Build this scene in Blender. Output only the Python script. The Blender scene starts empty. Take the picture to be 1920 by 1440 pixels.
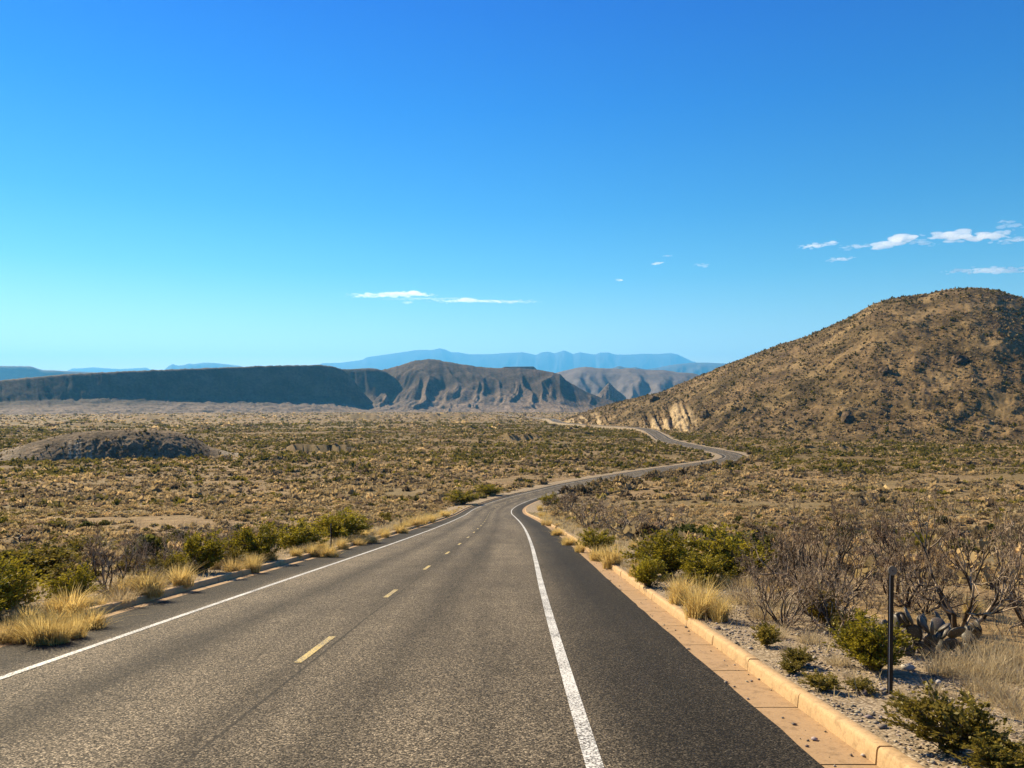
import bpy, math, random
import numpy as np
from mathutils import Vector, kdtree

# ------------------------------------------------------------------ camera, sky, sun, exposure
S = bpy.context.scene
COL = S.collection
F = 1442.0                      # focal length in photo pixels (1920 wide)
CZ = 2.2                        # camera height above the road under it
PITCH = math.atan(30.0 / F)     # the horizon lies 30 photo pixels below the middle

cam_d = bpy.data.cameras.new('camera')
cam_d.sensor_width = 36.0
cam_d.lens = 36.0 * F / 1920.0
cam_d.clip_start = 0.1
cam_d.clip_end = 160000
cam = bpy.data.objects.new('camera', cam_d)
COL.objects.link(cam)
cam.location = (0, 0, CZ)
cam.rotation_euler = (math.radians(90) + PITCH, 0, 0)
S.camera = cam

SUN_AZ, SUN_EL = math.radians(-43), math.radians(35)     # left of the view, ahead of the camera
SUN_DIR = Vector((math.sin(SUN_AZ) * math.cos(SUN_EL), math.cos(SUN_AZ) * math.cos(SUN_EL), math.sin(SUN_EL)))
W = bpy.data.worlds.new('World')
S.world = W
W.use_nodes = True
wn, wl = W.node_tree.nodes, W.node_tree.links
wn.clear()
sky = wn.new('ShaderNodeTexSky')
sky.sky_type = 'NISHITA'
sky.sun_disc = False
sky.sun_elevation = SUN_EL
sky.sun_rotation = SUN_AZ
sky.altitude = 900
sky.air_density = 1.0
sky.dust_density = 0.05
sky.ozone_density = 3.0
hs = wn.new('ShaderNodeHueSaturation')
hs.inputs['Saturation'].default_value = 1.25
hs.inputs['Hue'].default_value = 0.492
bg = wn.new('ShaderNodeBackground')
bg.inputs['Strength'].default_value = 0.059
wo = wn.new('ShaderNodeOutputWorld')
wl.new(sky.outputs[0], hs.inputs['Color'])
tc = wn.new('ShaderNodeTexCoord')
sx = wn.new('ShaderNodeSeparateXYZ')
wl.new(tc.outputs['Generated'], sx.inputs[0])
rp = wn.new('ShaderNodeValToRGB')                      # deep, clear desert air: more saturated towards the zenith
SKY_TINT = [(0.0, (2.1, 1.42, .93)), (.05, (1.85, 1.34, .90)), (.10, (1.36, 1.16, .89)), (.16, (.74, .96, .91)), (.236, (.36, .78, .97)), (.356, (.07, .60, 1.08)), (.46, (.0, .46, 1.12)), (.8, (.0, .40, 1.05))]
while len(rp.color_ramp.elements) < len(SKY_TINT): rp.color_ramp.elements.new(.5)
for e_, (p_, c_) in zip(rp.color_ramp.elements, SKY_TINT):
    e_.position = p_; e_.color = (*c_, 1)
wl.new(sx.outputs['Z'], rp.inputs[0])
mu = wn.new('ShaderNodeMix'); mu.data_type = 'RGBA'; mu.blend_type = 'MULTIPLY'; mu.inputs[0].default_value = 1.0
wl.new(hs.outputs[0], mu.inputs[6]); wl.new(rp.outputs[0], mu.inputs[7])
wl.new(mu.outputs[2], bg.inputs[0])
wl.new(bg.outputs[0], wo.inputs[0])

sl = bpy.data.lights.new('sun', 'SUN')
sl.energy = 5.0
sl.angle = math.radians(0.5)
sl.color = (1.0, 0.84, 0.57)
so = bpy.data.objects.new('sun', sl)
so.rotation_euler = SUN_DIR.to_track_quat('Z', 'Y').to_euler()
so.location = (-60, 40, 60)
COL.objects.link(so)

S.view_settings.view_transform = 'Standard'
S.view_settings.look = 'None'
S.view_settings.gamma = 1.0
S.view_settings.exposure = 1.2
cy = S.cycles
cy.max_bounces = 8
cy.diffuse_bounces = 2
cy.glossy_bounces = 2
cy.transmission_bounces = 3
cy.volume_bounces = 6
cy.transparent_max_bounces = 8
cy.use_denoising = True
cy.denoiser = 'OPENIMAGEDENOISE'
cy.denoising_input_passes = 'RGB_ALBEDO_NORMAL'
cy.denoising_prefilter = 'ACCURATE'
cy.sample_clamp_indirect = 4

RNG = np.random.default_rng(7)
random.seed(7)

# ------------------------------------------------------------------ helpers
def rayd(px, py):
    u = (px - 960.0) / F
    v = (720.0 - py) / F
    c, s = math.cos(PITCH), math.sin(PITCH)
    return u, c - v * s, s + v * c

def at(px, py, Y):
    u, dy, dz = rayd(px, py)
    t = Y / dy
    return u * t, Y, CZ + dz * t

_P = np.random.default_rng(11).permutation(4096)
_G = np.random.default_rng(12).uniform(0, 2 * np.pi, 4096)
_GX, _GY = np.cos(_G), np.sin(_G)

def perlin(x, y, seed=0):
    x = np.asarray(x, float); y = np.asarray(y, float)
    xi = np.floor(x).astype(np.int64); yi = np.floor(y).astype(np.int64)
    xf = x - xi; yf = y - yi
    u = xf * xf * xf * (xf * (xf * 6 - 15) + 10); v = yf * yf * yf * (yf * (yf * 6 - 15) + 10)
    def g(ix, iy, fx, fy):
        h = _P[(_P[(ix + seed * 131) & 4095] + iy) & 4095]
        return _GX[h] * fx + _GY[h] * fy
    a = g(xi, yi, xf, yf); b = g(xi + 1, yi, xf - 1, yf)
    c = g(xi, yi + 1, xf, yf - 1); d = g(xi + 1, yi + 1, xf - 1, yf - 1)
    return ((a + u * (b - a)) * (1 - v) + (c + u * (d - c)) * v) * 1.5

def fbm(x, y, oct=4, seed=0, gain=0.5):
    r = 0.0; a = 1.0
    for i in range(oct):
        r = r + a * perlin(x, y, seed + i)
        x = x * 2.03 + 17.1; y = y * 2.03 - 9.7; a *= gain
    return r

def sstep(a, b, x):
    t = np.clip((np.asarray(x, float) - a) / (b - a), 0, 1)
    return t * t * (3 - 2 * t)

def mesh(name, parts, mats, smooth=False):
    """parts: (V (n,3), F (k,3|4), C None|(n,4)|(4,), material index)"""
    vs, idx, starts, mi, cs = [], [], [], [], []
    nv = nl = 0
    for V, Fa, C, m in parts:
        V = np.asarray(V, np.float32); Fa = np.asarray(Fa, np.int64)
        k = Fa.shape[1]
        vs.append(V); idx.append((Fa + nv).ravel())
        starts.append(nl + np.arange(len(Fa)) * k)
        mi.append(np.full(len(Fa), m))
        C = np.ones((len(V), 4)) if C is None else np.broadcast_to(np.asarray(C, float), (len(V), 4))
        cs.append(C)
        nv += len(V); nl += len(Fa) * k
    V = np.concatenate(vs); I = np.concatenate(idx).astype(np.int32)
    ST = np.concatenate(starts).astype(np.int32); M = np.concatenate(mi).astype(np.int32)
    me = bpy.data.meshes.new(name)
    me.vertices.add(len(V)); me.vertices.foreach_set('co', V.ravel())
    me.loops.add(len(I)); me.loops.foreach_set('vertex_index', I)
    me.polygons.add(len(ST)); me.polygons.foreach_set('loop_start', ST)
    me.update(calc_edges=True)
    me.polygons.foreach_set('material_index', M)
    a = me.attributes.new('Col', 'FLOAT_COLOR', 'POINT')
    a.data.foreach_set('color', np.concatenate(cs).astype(np.float32).ravel())
    if smooth:
        me.polygons.foreach_set('use_smooth', np.ones(len(ST), bool))
    for m in mats:
        me.materials.append(m)
    me.update()
    return me

def attr(me, name, vals):
    a = me.attributes.new(name, 'FLOAT', 'POINT')
    a.data.foreach_set('value', np.asarray(vals, np.float32).ravel())

def obj(name, me, parent=None):
    o = bpy.data.objects.new(name, me)
    COL.objects.link(o)
    if parent is not None:
        o.parent = parent
    return o

def tag(o, label, cat, group=None, kind=None):
    o['label'] = label; o['category'] = cat
    if group: o['group'] = group
    if kind: o['kind'] = kind
    return o

def empty(name, loc=(0, 0, 0)):
    o = bpy.data.objects.new(name, None)
    o.empty_display_size = 0.2
    COL.objects.link(o); o.location = loc
    return o

def grid_faces(nr, nc):
    i = np.arange(nr - 1)[:, None] * nc + np.arange(nc - 1)[None, :]
    i = i.ravel()
    return np.stack([i, i + 1, i + nc + 1, i + nc], 1)

# ------------------------------------------------------------------ materials
class NT:
    def __init__(self, name):
        self.m = bpy.data.materials.new(name)
        self.m.use_nodes = True
        self.t = self.m.node_tree
        self.t.nodes.clear()
        self.out = self.t.nodes.new('ShaderNodeOutputMaterial')
    def n(self, typ, **kw):
        nd = self.t.nodes.new('ShaderNode' + typ)
        for k, v in kw.items():
            setattr(nd, k, v)
        return nd
    def set(self, sock, v):
        if isinstance(v, bpy.types.NodeSocket):
            self.t.links.new(v, sock)
        else:
            sock.default_value = v
    def pos(self):
        return self.n('NewGeometry').outputs['Position']
    def noise(self, vec, scale, detail=3, rough=0.55, dist=0.0):
        nd = self.n('TexNoise'); self.set(nd.inputs['Vector'], vec)
        nd.inputs['Scale'].default_value = scale; nd.inputs['Detail'].default_value = detail
        nd.inputs['Roughness'].default_value = rough; nd.inputs['Distortion'].default_value = dist
        return nd.outputs['Fac']
    def voro(self, vec, scale, out='Color', feature='F1'):
        nd = self.n('TexVoronoi', feature=feature); self.set(nd.inputs['Vector'], vec)
        nd.inputs['Scale'].default_value = scale
        return nd.outputs[out]
    def ramp(self, fac, stops, interp='LINEAR'):
        nd = self.n('ValToRGB'); self.set(nd.inputs[0], fac)
        cr = nd.color_ramp; cr.interpolation = interp
        cr.elements.remove(cr.elements[-1])
        for i, (p, c) in enumerate(stops):
            e = cr.elements[0] if i == 0 else cr.elements.new(p)
            e.position = p
            e.color = (c, c, c, 1) if isinstance(c, (int, float)) else (*c, 1)
        return nd.outputs[0]
    def mix(self, fac, a, b, blend='MIX'):
        nd = self.n('Mix', data_type='RGBA', blend_type=blend)
        self.set(nd.inputs[0], fac)
        for s, v in ((nd.inputs[6], a), (nd.inputs[7], b)):
            if isinstance(v, (tuple, list)) and len(v) == 3: v = (*v, 1)
            self.set(s, v)
        return nd.outputs[2]
    def math(self, op, a, b=0.0, clamp=False):
        nd = self.n('Math', operation=op, use_clamp=clamp)
        self.set(nd.inputs[0], a); self.set(nd.inputs[1], b)
        return nd.outputs[0]
    def mapr(self, v, a, b, c=0.0, d=1.0):
        nd = self.n('MapRange'); self.set(nd.inputs[0], v)
        for i, x in enumerate((a, b, c, d)): nd.inputs[i + 1].default_value = x
        return nd.outputs[0]
    def attr(self, name, out='Color'):
        return self.n('Attribute', attribute_name=name).outputs[out]
    def bump(self, h, strength, dist):
        nd = self.n('Bump'); self.set(nd.inputs['Height'], h)
        nd.inputs['Strength'].default_value = strength; nd.inputs['Distance'].default_value = dist
        return nd.outputs[0]
    def scalev(self, vec, s):
        nd = self.n('Mapping'); self.set(nd.inputs['Vector'], vec); nd.inputs['Scale'].default_value = s
        return nd.outputs[0]
    def bsdf(self, col, rough=0.9, spec=0.2, normal=None, metal=0.0):
        b = self.n('BsdfPrincipled')
        col = self.mix(1.0, col, (0.82, 0.82, 0.82), 'MULTIPLY')
        self.set(b.inputs['Base Color'], col); self.set(b.inputs['Roughness'], rough)
        b.inputs['Specular IOR Level'].default_value = spec
        b.inputs['Metallic'].default_value = metal
        if normal is not None: self.set(b.inputs['Normal'], normal)
        self.t.links.new(b.outputs[0], self.out.inputs[0])
        return self.m

def leaf_mat(name, trans=0.35, jitter=0.25, gloss=0.0):
    t = NT(name)
    c = t.attr('Col')
    r = t.n('ObjectInfo').outputs['Random']
    c = t.mix(1.0, c, t.ramp(r, [(0, .85 * (1 - jitter)), (1, .85 * (1 + jitter))]), 'MULTIPLY')
    d = t.n('BsdfDiffuse'); t.set(d.inputs[0], c)
    tr = t.n('BsdfTranslucent'); t.set(tr.inputs[0], c)
    mx = t.n('MixShader'); mx.inputs[0].default_value = trans
    t.t.links.new(d.outputs[0], mx.inputs[1]); t.t.links.new(tr.outputs[0], mx.inputs[2])
    last = mx.outputs[0]
    if gloss:
        g = t.n('BsdfGlossy'); g.inputs['Roughness'].default_value = 0.45
        m2 = t.n('MixShader'); m2.inputs[0].default_value = gloss
        t.t.links.new(last, m2.inputs[1]); t.t.links.new(g.outputs[0], m2.inputs[2]); last = m2.outputs[0]
    t.t.links.new(last, t.out.inputs[0])
    return t.m

M_LEAF = leaf_mat('foliage', 0.42, 0.2, 0.012)
M_SCRUB = leaf_mat('scrub_foliage', 0.42, 0.2)
M_STRAW = leaf_mat('straw', 0.45, 0.12)

def wood_mat():
    t = NT('bare_wood')
    c = t.mix(1.0, t.attr('Col'), t.ramp(t.noise(t.pos(), 9, 2), [(.3, .6), (.7, 1.25)]), 'MULTIPLY')
    return t.bsdf(c, 0.75, 0.35)
M_WOOD = wood_mat()
def twig_mat():
    t = NT('twig_bark')
    c = t.mix(1.0, t.attr('Col'), t.ramp(t.noise(t.pos(), 5, 2), [(.3, .7), (.7, 1.2)]), 'MULTIPLY')
    return t.bsdf(c, 0.7, 0.35)
M_TWIG = twig_mat()

def soil_mat(name, near=True):
    t = NT(name)
    p = t.pos()
    big = t.noise(p, 0.02, 4, 0.6)
    mid = t.noise(p, 0.35, 5, 0.65)
    fine = t.noise(p, 3.0, 6, 0.75)
    c = t.ramp(mid, [(0.3, (0.23, 0.15, 0.07)), (0.5, (0.42, 0.285, 0.14)), (0.72, (0.58, 0.41, 0.215))])
    c = t.mix(t.ramp(fine, [(0.35, 0.0), (0.62, 1.0)]), t.mix(1.0, c, (0.45, 0.42, 0.40), 'MULTIPLY'), c)
    dist = t.n('VectorMath', operation='LENGTH'); t.set(dist.inputs[0], p)
    belt = t.math('MULTIPLY', t.mapr(dist.outputs['Value'], 270, 380), t.mapr(dist.outputs['Value'], 1400, 700))
    c = t.mix(t.math('MULTIPLY', t.ramp(t.noise(p, .009, 3, .6), [(.35, .1), (.6, .7)]), belt), c, t.mix(1.0, c, (.46, .44, .25), 'MULTIPLY'))
    c = t.mix(t.ramp(big, [(0.4, 0.0), (0.62, 0.55)]), c, (0.14, 0.118, 0.045))
    if near:
        v = t.voro(p, 14.0, 'Color')
        sep = t.n('SeparateColor'); t.set(sep.inputs[0], v)
        c = t.mix(1.0, c, t.ramp(sep.outputs[0], [(0, 0.55), (1, 1.35)]), 'MULTIPLY')
    b = t.bump(t.math('ADD', fine, t.math('MULTIPLY', mid, 2.0)), 0.8, 0.12)
    return t.bsdf(c, 0.95, 0.1, b)
M_SOIL = soil_mat('desert_soil')

def gravel_mat():
    t = NT('verge_gravel')
    p = t.pos()
    v = t.voro(p, 34.0, 'Color')
    sep = t.n('SeparateColor'); t.set(sep.inputs[0], v)
    d = t.voro(p, 34.0, 'Distance')
    c = t.ramp(sep.outputs[0], [(0, (0.17, 0.12, 0.07)), (0.35, (0.38, 0.285, 0.18)), (0.7, (0.55, 0.425, 0.275)), (1, (0.72, 0.59, 0.42))])
    c = t.mix(t.ramp(d, [(0.3, 0.0), (0.75, 0.75)]), c, (0.06, 0.045, 0.03))
    n = t.noise(p, 0.9, 4, 0.6)
    c = t.mix(t.ramp(n, [(0.42, 0.0), (0.66, 0.65)]), c, (0.33, 0.245, 0.14))
    b = t.bump(t.math('SUBTRACT', 1.0, d), 0.6, 0.008)
    return t.bsdf(c, 0.95, 0.1, b)
M_GRAVEL = gravel_mat()

def asphalt_mat():
    t = NT('chip_seal_asphalt')
    p = t.pos()
    lat = t.attr('lat', 'Fac')
    stretched = t.scalev(p, (1.0, 0.10, 0.10))
    wob = t.mapr(t.noise(stretched, 0.8, 3), 0, 1, -0.28, 0.28)
    l01 = t.mapr(t.math('ADD', lat, wob), -5.0, 6.0)
    def q(u): return (u + 5.0) / 11.0
    lane = t.ramp(l01, [(q(-4.6), 0.05), (q(-3.75), 0.08), (q(-3.2), 0.255), (q(-2.55), 0.225), (q(-1.95), 0.115), (q(-1.2), 0.24),
                        (q(-0.55), 0.225), (q(0.0), 0.125), (q(0.6), 0.225), (q(1.35), 0.12), (q(2.1), 0.24), (q(2.9), 0.225),
                        (q(3.5), 0.19), (q(4.05), 0.085), (q(4.7), 0.036), (q(5.4), 0.044)])
    v = t.voro(p, 66.0, 'Color')
    sep = t.n('SeparateColor'); t.set(sep.inputs[0], v)
    g = t.ramp(sep.outputs[0], [(0, 0.12), (0.35, 0.42), (0.7, 1.15), (0.9, 2.1), (1, 3.4)])
    fine = t.ramp(t.noise(p, 70, 2, 0.6), [(0.3, 0.55), (0.7, 1.4)])
    patch = t.ramp(t.noise(p, 0.5, 4, 0.6), [(0.3, 0.82), (0.7, 1.16)])
    c = t.mix(1.0, lane, (0.67, 0.535, 0.36), 'MULTIPLY')
    c = t.mix(1.0, c, patch, 'MULTIPLY')
    c = t.mix(1.0, c, g, 'MULTIPLY')
    c = t.mix(1.0, c, fine, 'MULTIPLY')
    seam = t.math('ABSOLUTE', t.math('SUBTRACT', t.math('ADD', lat, t.mapr(t.noise(stretched, 3.0, 2), 0, 1, -.03, .03)), 0.17))
    c = t.mix(t.math('MULTIPLY', t.ramp(seam, [(0.012, 0.75), (0.03, 0.0)]), t.ramp(t.noise(stretched, 0.6, 2), [(.4, .2), (.6, 1.0)])), c, (0.02, 0.017, 0.013))
    oil = t.ramp(t.noise(stretched, 0.55, 5, 0.65), [(0.38, 0.70), (0.62, 1.14)])
    c = t.mix(1.0, c, oil, 'MULTIPLY')
    chip = t.ramp(sep.outputs[1], [(.90, 0.0), (1.0, .075)])
    c = t.mix(1.0, c, t.mix(1.0, chip, (1.0, .86, .64), 'MULTIPLY'), 'ADD')
    d = t.voro(p, 66.0, 'Distance')
    b = t.bump(t.math('SUBTRACT', 1.0, d), 0.5, 0.008)
    return t.bsdf(c, 0.85, 0.12, b)
M_ASPH = asphalt_mat()

def paint_mat(name, col, wear):
    t = NT(name)
    p = t.pos()
    n = t.noise(p, 38, 3, 0.7)
    big = t.noise(p, 1.3, 2)
    k = t.ramp(t.math('ADD', n, t.math('MULTIPLY', big, 0.25)), [(wear, 0.0), (wear + 0.1, 1.0)])
    c = t.mix(k, (0.12, 0.105, 0.085), col)
    return t.bsdf(c, 0.6, 0.3, t.bump(n, 0.4, 0.004))
M_WHITE = paint_mat('white_road_paint', (0.76, 0.73, 0.66), 0.55)
M_YELLOW = paint_mat('yellow_road_paint', (0.70, 0.50, 0.13), 0.56)

def concrete_mat(name, a, b):
    t = NT(name)
    p = t.pos()
    n = t.noise(p, 2.2, 5, 0.6); f = t.noise(p, 45, 3, 0.6)
    c = t.mix(n, a, b)
    c = t.mix(t.ramp(t.noise(p, 7, 4, 0.7), [(0.50, 0.0), (0.68, 0.6)]), c, tuple(x * 0.55 for x in a))
    c = t.mix(t.ramp(t.noise(p, 18, 4, .8), [(.60, 0.0), (.70, .7)]), c, (.16, .11, .06))
    c = t.mix(1.0, c, t.ramp(f, [(0.3, 0.86), (0.7, 1.1)]), 'MULTIPLY')
    return t.bsdf(c, 0.85, 0.2, t.bump(f, 0.3, 0.004))
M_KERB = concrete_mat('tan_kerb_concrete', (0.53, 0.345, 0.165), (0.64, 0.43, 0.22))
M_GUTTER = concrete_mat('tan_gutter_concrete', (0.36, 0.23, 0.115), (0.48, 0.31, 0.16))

def hill_mat(name, cols, cut=None, sc=0.06, olive=False):
    t = NT(name)
    p = t.pos()
    a = t.noise(p, sc, 5, 0.65)
    b2 = t.noise(p, sc * 9, 5, 0.7)
    c = t.ramp(t.math('ADD', t.math('MULTIPLY', a, 0.55), t.math('MULTIPLY', b2, 0.45)), [(0.36, cols[0]), (0.48, cols[1]), (0.60, cols[2])])
    if olive:
        c = t.mix(t.ramp(t.noise(p, .017, 4, .65), [(.40, 0.0), (.60, .75)]), c, t.mix(1.0, c, (.50, .52, .36), 'MULTIPLY'))
        c = t.mix(t.ramp(t.noise(p, .03, 4, .65), [(.50, 0.0), (.66, .7)]), c, (.36, .245, .11))
    if cut:
        k = t.attr('cut', 'Fac')
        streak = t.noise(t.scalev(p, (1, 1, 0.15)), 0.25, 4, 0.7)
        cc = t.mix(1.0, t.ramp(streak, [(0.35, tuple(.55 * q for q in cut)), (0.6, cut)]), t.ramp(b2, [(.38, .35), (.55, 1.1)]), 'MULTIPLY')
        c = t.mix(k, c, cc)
    b = t.bump(b2, 0.7, 2.0 if sc < 0.05 else 0.8)
    return t.bsdf(c, 0.95, 0.1, b)
M_HILL = hill_mat('golden_hill', [(0.05, 0.032, 0.016), (0.135, 0.088, 0.042), (0.30, 0.195, 0.09)], cut=(0.62, 0.45, 0.235), sc=0.05, olive=True)
M_MOUND = hill_mat('eroded_mound', [(0.045, 0.032, 0.019), (0.14, 0.098, 0.057), (0.32, 0.228, 0.135)], cut=(0.55, 0.43, 0.28), sc=0.12)
M_MESA = hill_mat('mesa_rock', [(0.022, 0.016, 0.013), (0.07, 0.047, 0.032), (0.15, 0.10, 0.064)], cut=(0.38, 0.275, 0.19), sc=0.012)  # face rock darkened for its shade, talus colour kept paler as sunlit
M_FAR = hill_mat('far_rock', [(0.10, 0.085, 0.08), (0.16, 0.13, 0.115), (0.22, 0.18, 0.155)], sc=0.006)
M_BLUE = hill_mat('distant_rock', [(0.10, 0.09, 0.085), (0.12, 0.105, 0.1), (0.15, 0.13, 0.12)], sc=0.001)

def stone_mat():
    t = NT('pale_stone')
    c = t.mix(1.0, t.attr('Col'), t.ramp(t.noise(t.pos(), 40, 3), [(0.3, 0.75), (0.7, 1.15)]), 'MULTIPLY')
    return t.bsdf(c, 0.9, 0.2)
M_STONE = stone_mat()
def pear_mat():
    t = NT('cactus_skin')
    p = t.pos()
    c = t.mix(t.noise(p, 6, 3), (0.06, 0.065, 0.03), (0.13, 0.09, 0.075))
    d = t.voro(p, 40, 'Distance')
    c = t.mix(t.ramp(d, [(0.10, 1.0), (0.2, 0.0)]), c, (0.48, 0.42, 0.30))
    return t.bsdf(c, 0.5, 0.35)
M_PEAR = pear_mat()
M_STEEL = NT('brown_post_steel').bsdf((0.035, 0.025, 0.016), 0.6, 0.15)
M_LITEDGE = NT('lit_steel_edge').bsdf((0.62, 0.58, 0.5), 0.45, 0.5)  # pale colour standing for sunlight on the post's left flange
M_DISC = NT('weathered_disc').bsdf((0.24, 0.205, 0.15), 0.7, 0.15)
M_BLACK = NT('black_rubber').bsdf((0.02, 0.02, 0.02), 0.7, 0.3)
M_CAR = NT('pale_car_paint').bsdf((0.62, 0.64, 0.66), 0.3, 0.5)
M_CARGLASS = NT('car_window_glass').bsdf((0.02, 0.025, 0.03), 0.1, 0.6)

# ------------------------------------------------------------------ the lie of the land
def zp(y):
    """the valley's long profile along the view: steep grade, then the flat valley floor"""
    y = np.asarray(y, float)
    g0, g1, a, b = 0.1297, 0.0078, 112.0, 212.0
    za = -g0 * a
    t = np.clip(y - a, 0, b - a)
    mid = za - (g0 * t - 0.5 * (g0 - g1) / (b - a) * t * t)
    z = np.where(y < a, -g0 * np.clip(y, -60, None), mid - g1 * np.clip(y - b, 0, 2900))
    return z

def lift(y):
    """the far stretch of road runs on a low pale embankment"""
    return 2.0 * np.clip((np.asarray(y, float) - 600) / 90, 0, 1) * np.clip((1300 - np.asarray(y, float)) / 120, 0, 1)

ROAD_PTS = [(-2.9, -60), (-2.9, -20), (-2.92, 0), (-2.9, 12), (-2.84, 20), (-2.74, 28), (-2.64, 38), (-2.60, 50), (-2.64, 62), (-2.78, 76), (-3.05, 92),
            (-3.4, 110), (-3.7, 126), (-3.5, 142), (-2.2, 157), (1.2, 175), (6.5, 191), (15, 210), (27, 230), (42, 252), (56, 271), (70, 288),
            (84, 307), (95, 330), (99.5, 356), (99.5, 385), (98.5, 421), (98, 467), (100.5, 512), (107, 560), (113, 610), (116.5, 655), (114.5, 700), (104, 748),
            (81, 816), (64, 893), (58, 960), (59, 1055), (60, 1140), (56, 1242), (46.5, 1398), (20, 1600), (-20, 1900), (-60, 2300)]

def spline(pts, step=0.5):
    P = np.array(pts, float)
    out = []
    for i in range(len(P) - 1):
        p0 = P[max(i - 1, 0)]; p1 = P[i]; p2 = P[i + 1]; p3 = P[min(i + 2, len(P) - 1)]
        n = max(2, int(np.linalg.norm(p2 - p1) / step))
        d1 = np.linalg.norm(p2 - p1)
        m1 = (p2 - p0) / max(np.linalg.norm(p2 - p1) + np.linalg.norm(p1 - p0), 1e-6) * d1
        m2 = (p3 - p1) / max(np.linalg.norm(p3 - p2) + np.linalg.norm(p2 - p1), 1e-6) * d1
        t = np.linspace(0, 1, n, endpoint=False)[:, None]
        out.append((2 * t**3 - 3 * t**2 + 1) * p1 + (t**3 - 2 * t**2 + t) * m1 + (-2 * t**3 + 3 * t**2) * p2 + (t**3 - t**2) * m2)
    out.append(P[-1:])
    return np.concatenate(out)

RC = spline(ROAD_PTS, 0.5)
_seg = np.linalg.norm(np.diff(RC, axis=0), axis=1)
RS = np.concatenate([[0], np.cumsum(_seg)])           # chainage
_t = np.gradient(RC, axis=0)
_t /= np.linalg.norm(_t, axis=1)[:, None]
for _k in range(3):                                    # soften the heading a little
    _t[1:-1] = (_t[:-2] + 2 * _t[1:-1] + _t[2:]) / 4
RN = np.stack([_t[:, 1], -_t[:, 0]], 1)                # to the right of travel
RN /= np.linalg.norm(RN, axis=1)[:, None]
KD = kdtree.KDTree(len(RC))
for _i, _p in enumerate(RC):
    KD.insert((_p[0], _p[1], 0), _i)
KD.balance()

def lateral(x, y):
    """signed distance to the road's centre line, + to the right; 999 when far"""
    x = np.atleast_1d(np.asarray(x, float)); y = np.atleast_1d(np.asarray(y, float))
    out = np.full(x.shape, 999.0)
    m = (y > -62) & (y < 2310) & (np.abs(x) < 220)
    for i in np.nonzero(m)[0]:
        co, k, d = KD.find((x[i], y[i], 0))
        if d < 80:
            s = (x[i] - RC[k, 0]) * RN[k, 0] + (y[i] - RC[k, 1]) * RN[k, 1]
            out[i] = math.copysign(d, s)
    return out

R_LINE, R_EDGE, R_KERB, R_BACK = 3.60, 5.48, 5.96, 6.12
L_LINE, L_EDGE, L_KERB, L_BACK = -3.42, -4.74, -5.06, -5.22

LEDGES = [(a, b, y, h * 1.5) for a, b, y, h in [(520, 680, 846, 2.6), (930, 1020, 826, 2.6), (1030, 1120, 818, 1.8), (240, 330, 785, 4.0), (640, 720, 786, 5.0), (760, 890, 783, 5.0), (820, 910, 769, 7.0), (330, 420, 780, 4.0), (860, 930, 806, 2.2),
          (100, 240, 800, 2.5), (300, 420, 822, 1.2), (700, 800, 800, 2.0), (1480, 1620, 845, 1.5), (1700, 1880, 870, 1.0)]]
def plain_depth(py):
    ys = np.geomspace(20, 3000, 4000)
    yy = 720 - F * np.tan(np.arctan((zp(ys) - CZ) / ys) - PITCH)
    return float(ys[np.argmin(np.abs(yy - py))])
_LED = [((a + b) / 2, (b - a) / 2, plain_depth(y), h) for a, b, y, h in LEDGES]

def nat(x, y, lat=None):
    x = np.asarray(x, float); y = np.asarray(y, float)
    if lat is None:
        lat = lateral(x.ravel(), y.ravel()).reshape(x.shape)
    al = np.abs(lat)
    w = sstep(9, 30, al)
    r = np.hypot(x, y)
    z = zp(y)
    z = z + w * (0.55 * fbm(x / 26, y / 26, 3, 3) + 0.16 * fbm(x / 5, y / 5, 3, 5) * sstep(700, 150, r))
    z = z + w * sstep(150, 500, r) * 1.3 * fbm(x / 120, y / 70, 3, 8)
    # the wash left of the road, below its verge
    z = z - 1.5 * sstep(9.5, 20, -lat) * sstep(120, 60, y) * sstep(-20, 5, y) * (al < 200) * sstep(70, 30, al)
    # ground falls a little on the right too
    z = z - 0.5 * sstep(10, 20, lat) * sstep(110, 60, y) * (al < 200)
    yy = np.maximum(y, 1.0)
    px = 960 + F * x / yy
    for pc, pw, D, h in _LED:
        d0 = D * (1 + 0.012 * perlin(px / 17.0, px * 0 + pc, 2))
        k = sstep(1.0, 0.55, np.abs(px - pc) / pw) * (y > 20)
        z = z + k * h * sstep(d0, d0 + max(h * 0.6, D * 0.007), y) * sstep(d0 * 1.16 + 8, d0 + 4, y)
    return z

def terrain_z(x, y, lat=None):
    """natural ground, cut down a little under the road's corridor"""
    if lat is None:
        lat = lateral(np.ravel(x), np.ravel(y)).reshape(np.shape(x))
    z = nat(x, y, lat)
    cut = np.where(lat > 0, sstep(10.2, 8.8, lat), sstep(9.4, 8.0, -lat))
    return z - 0.4 * cut * (np.abs(lat) < 20)

def verge_z(x, y, lat):
    """height of the verge strips and of the roadway"""
    b = np.where(lat > 0, (lat - R_BACK) / (10.4 - R_BACK), (-lat + L_BACK) / (9.6 + L_BACK))
    b = np.clip(b, 0, 1)
    v = zp(y) + lift(y) * (1 - sstep(.15, 1.0, b)) + 0.125 * (1 - sstep(0, 0.8, b)) + 0.05 * fbm(x * 0.33, y * 0.33, 2, 21) * sstep(0.02, 0.2, b) - 0.12 * sstep(0.75, 1, b)
    return np.where((lat < R_BACK) & (lat > L_BACK), zp(y) + lift(y), v)

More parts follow.
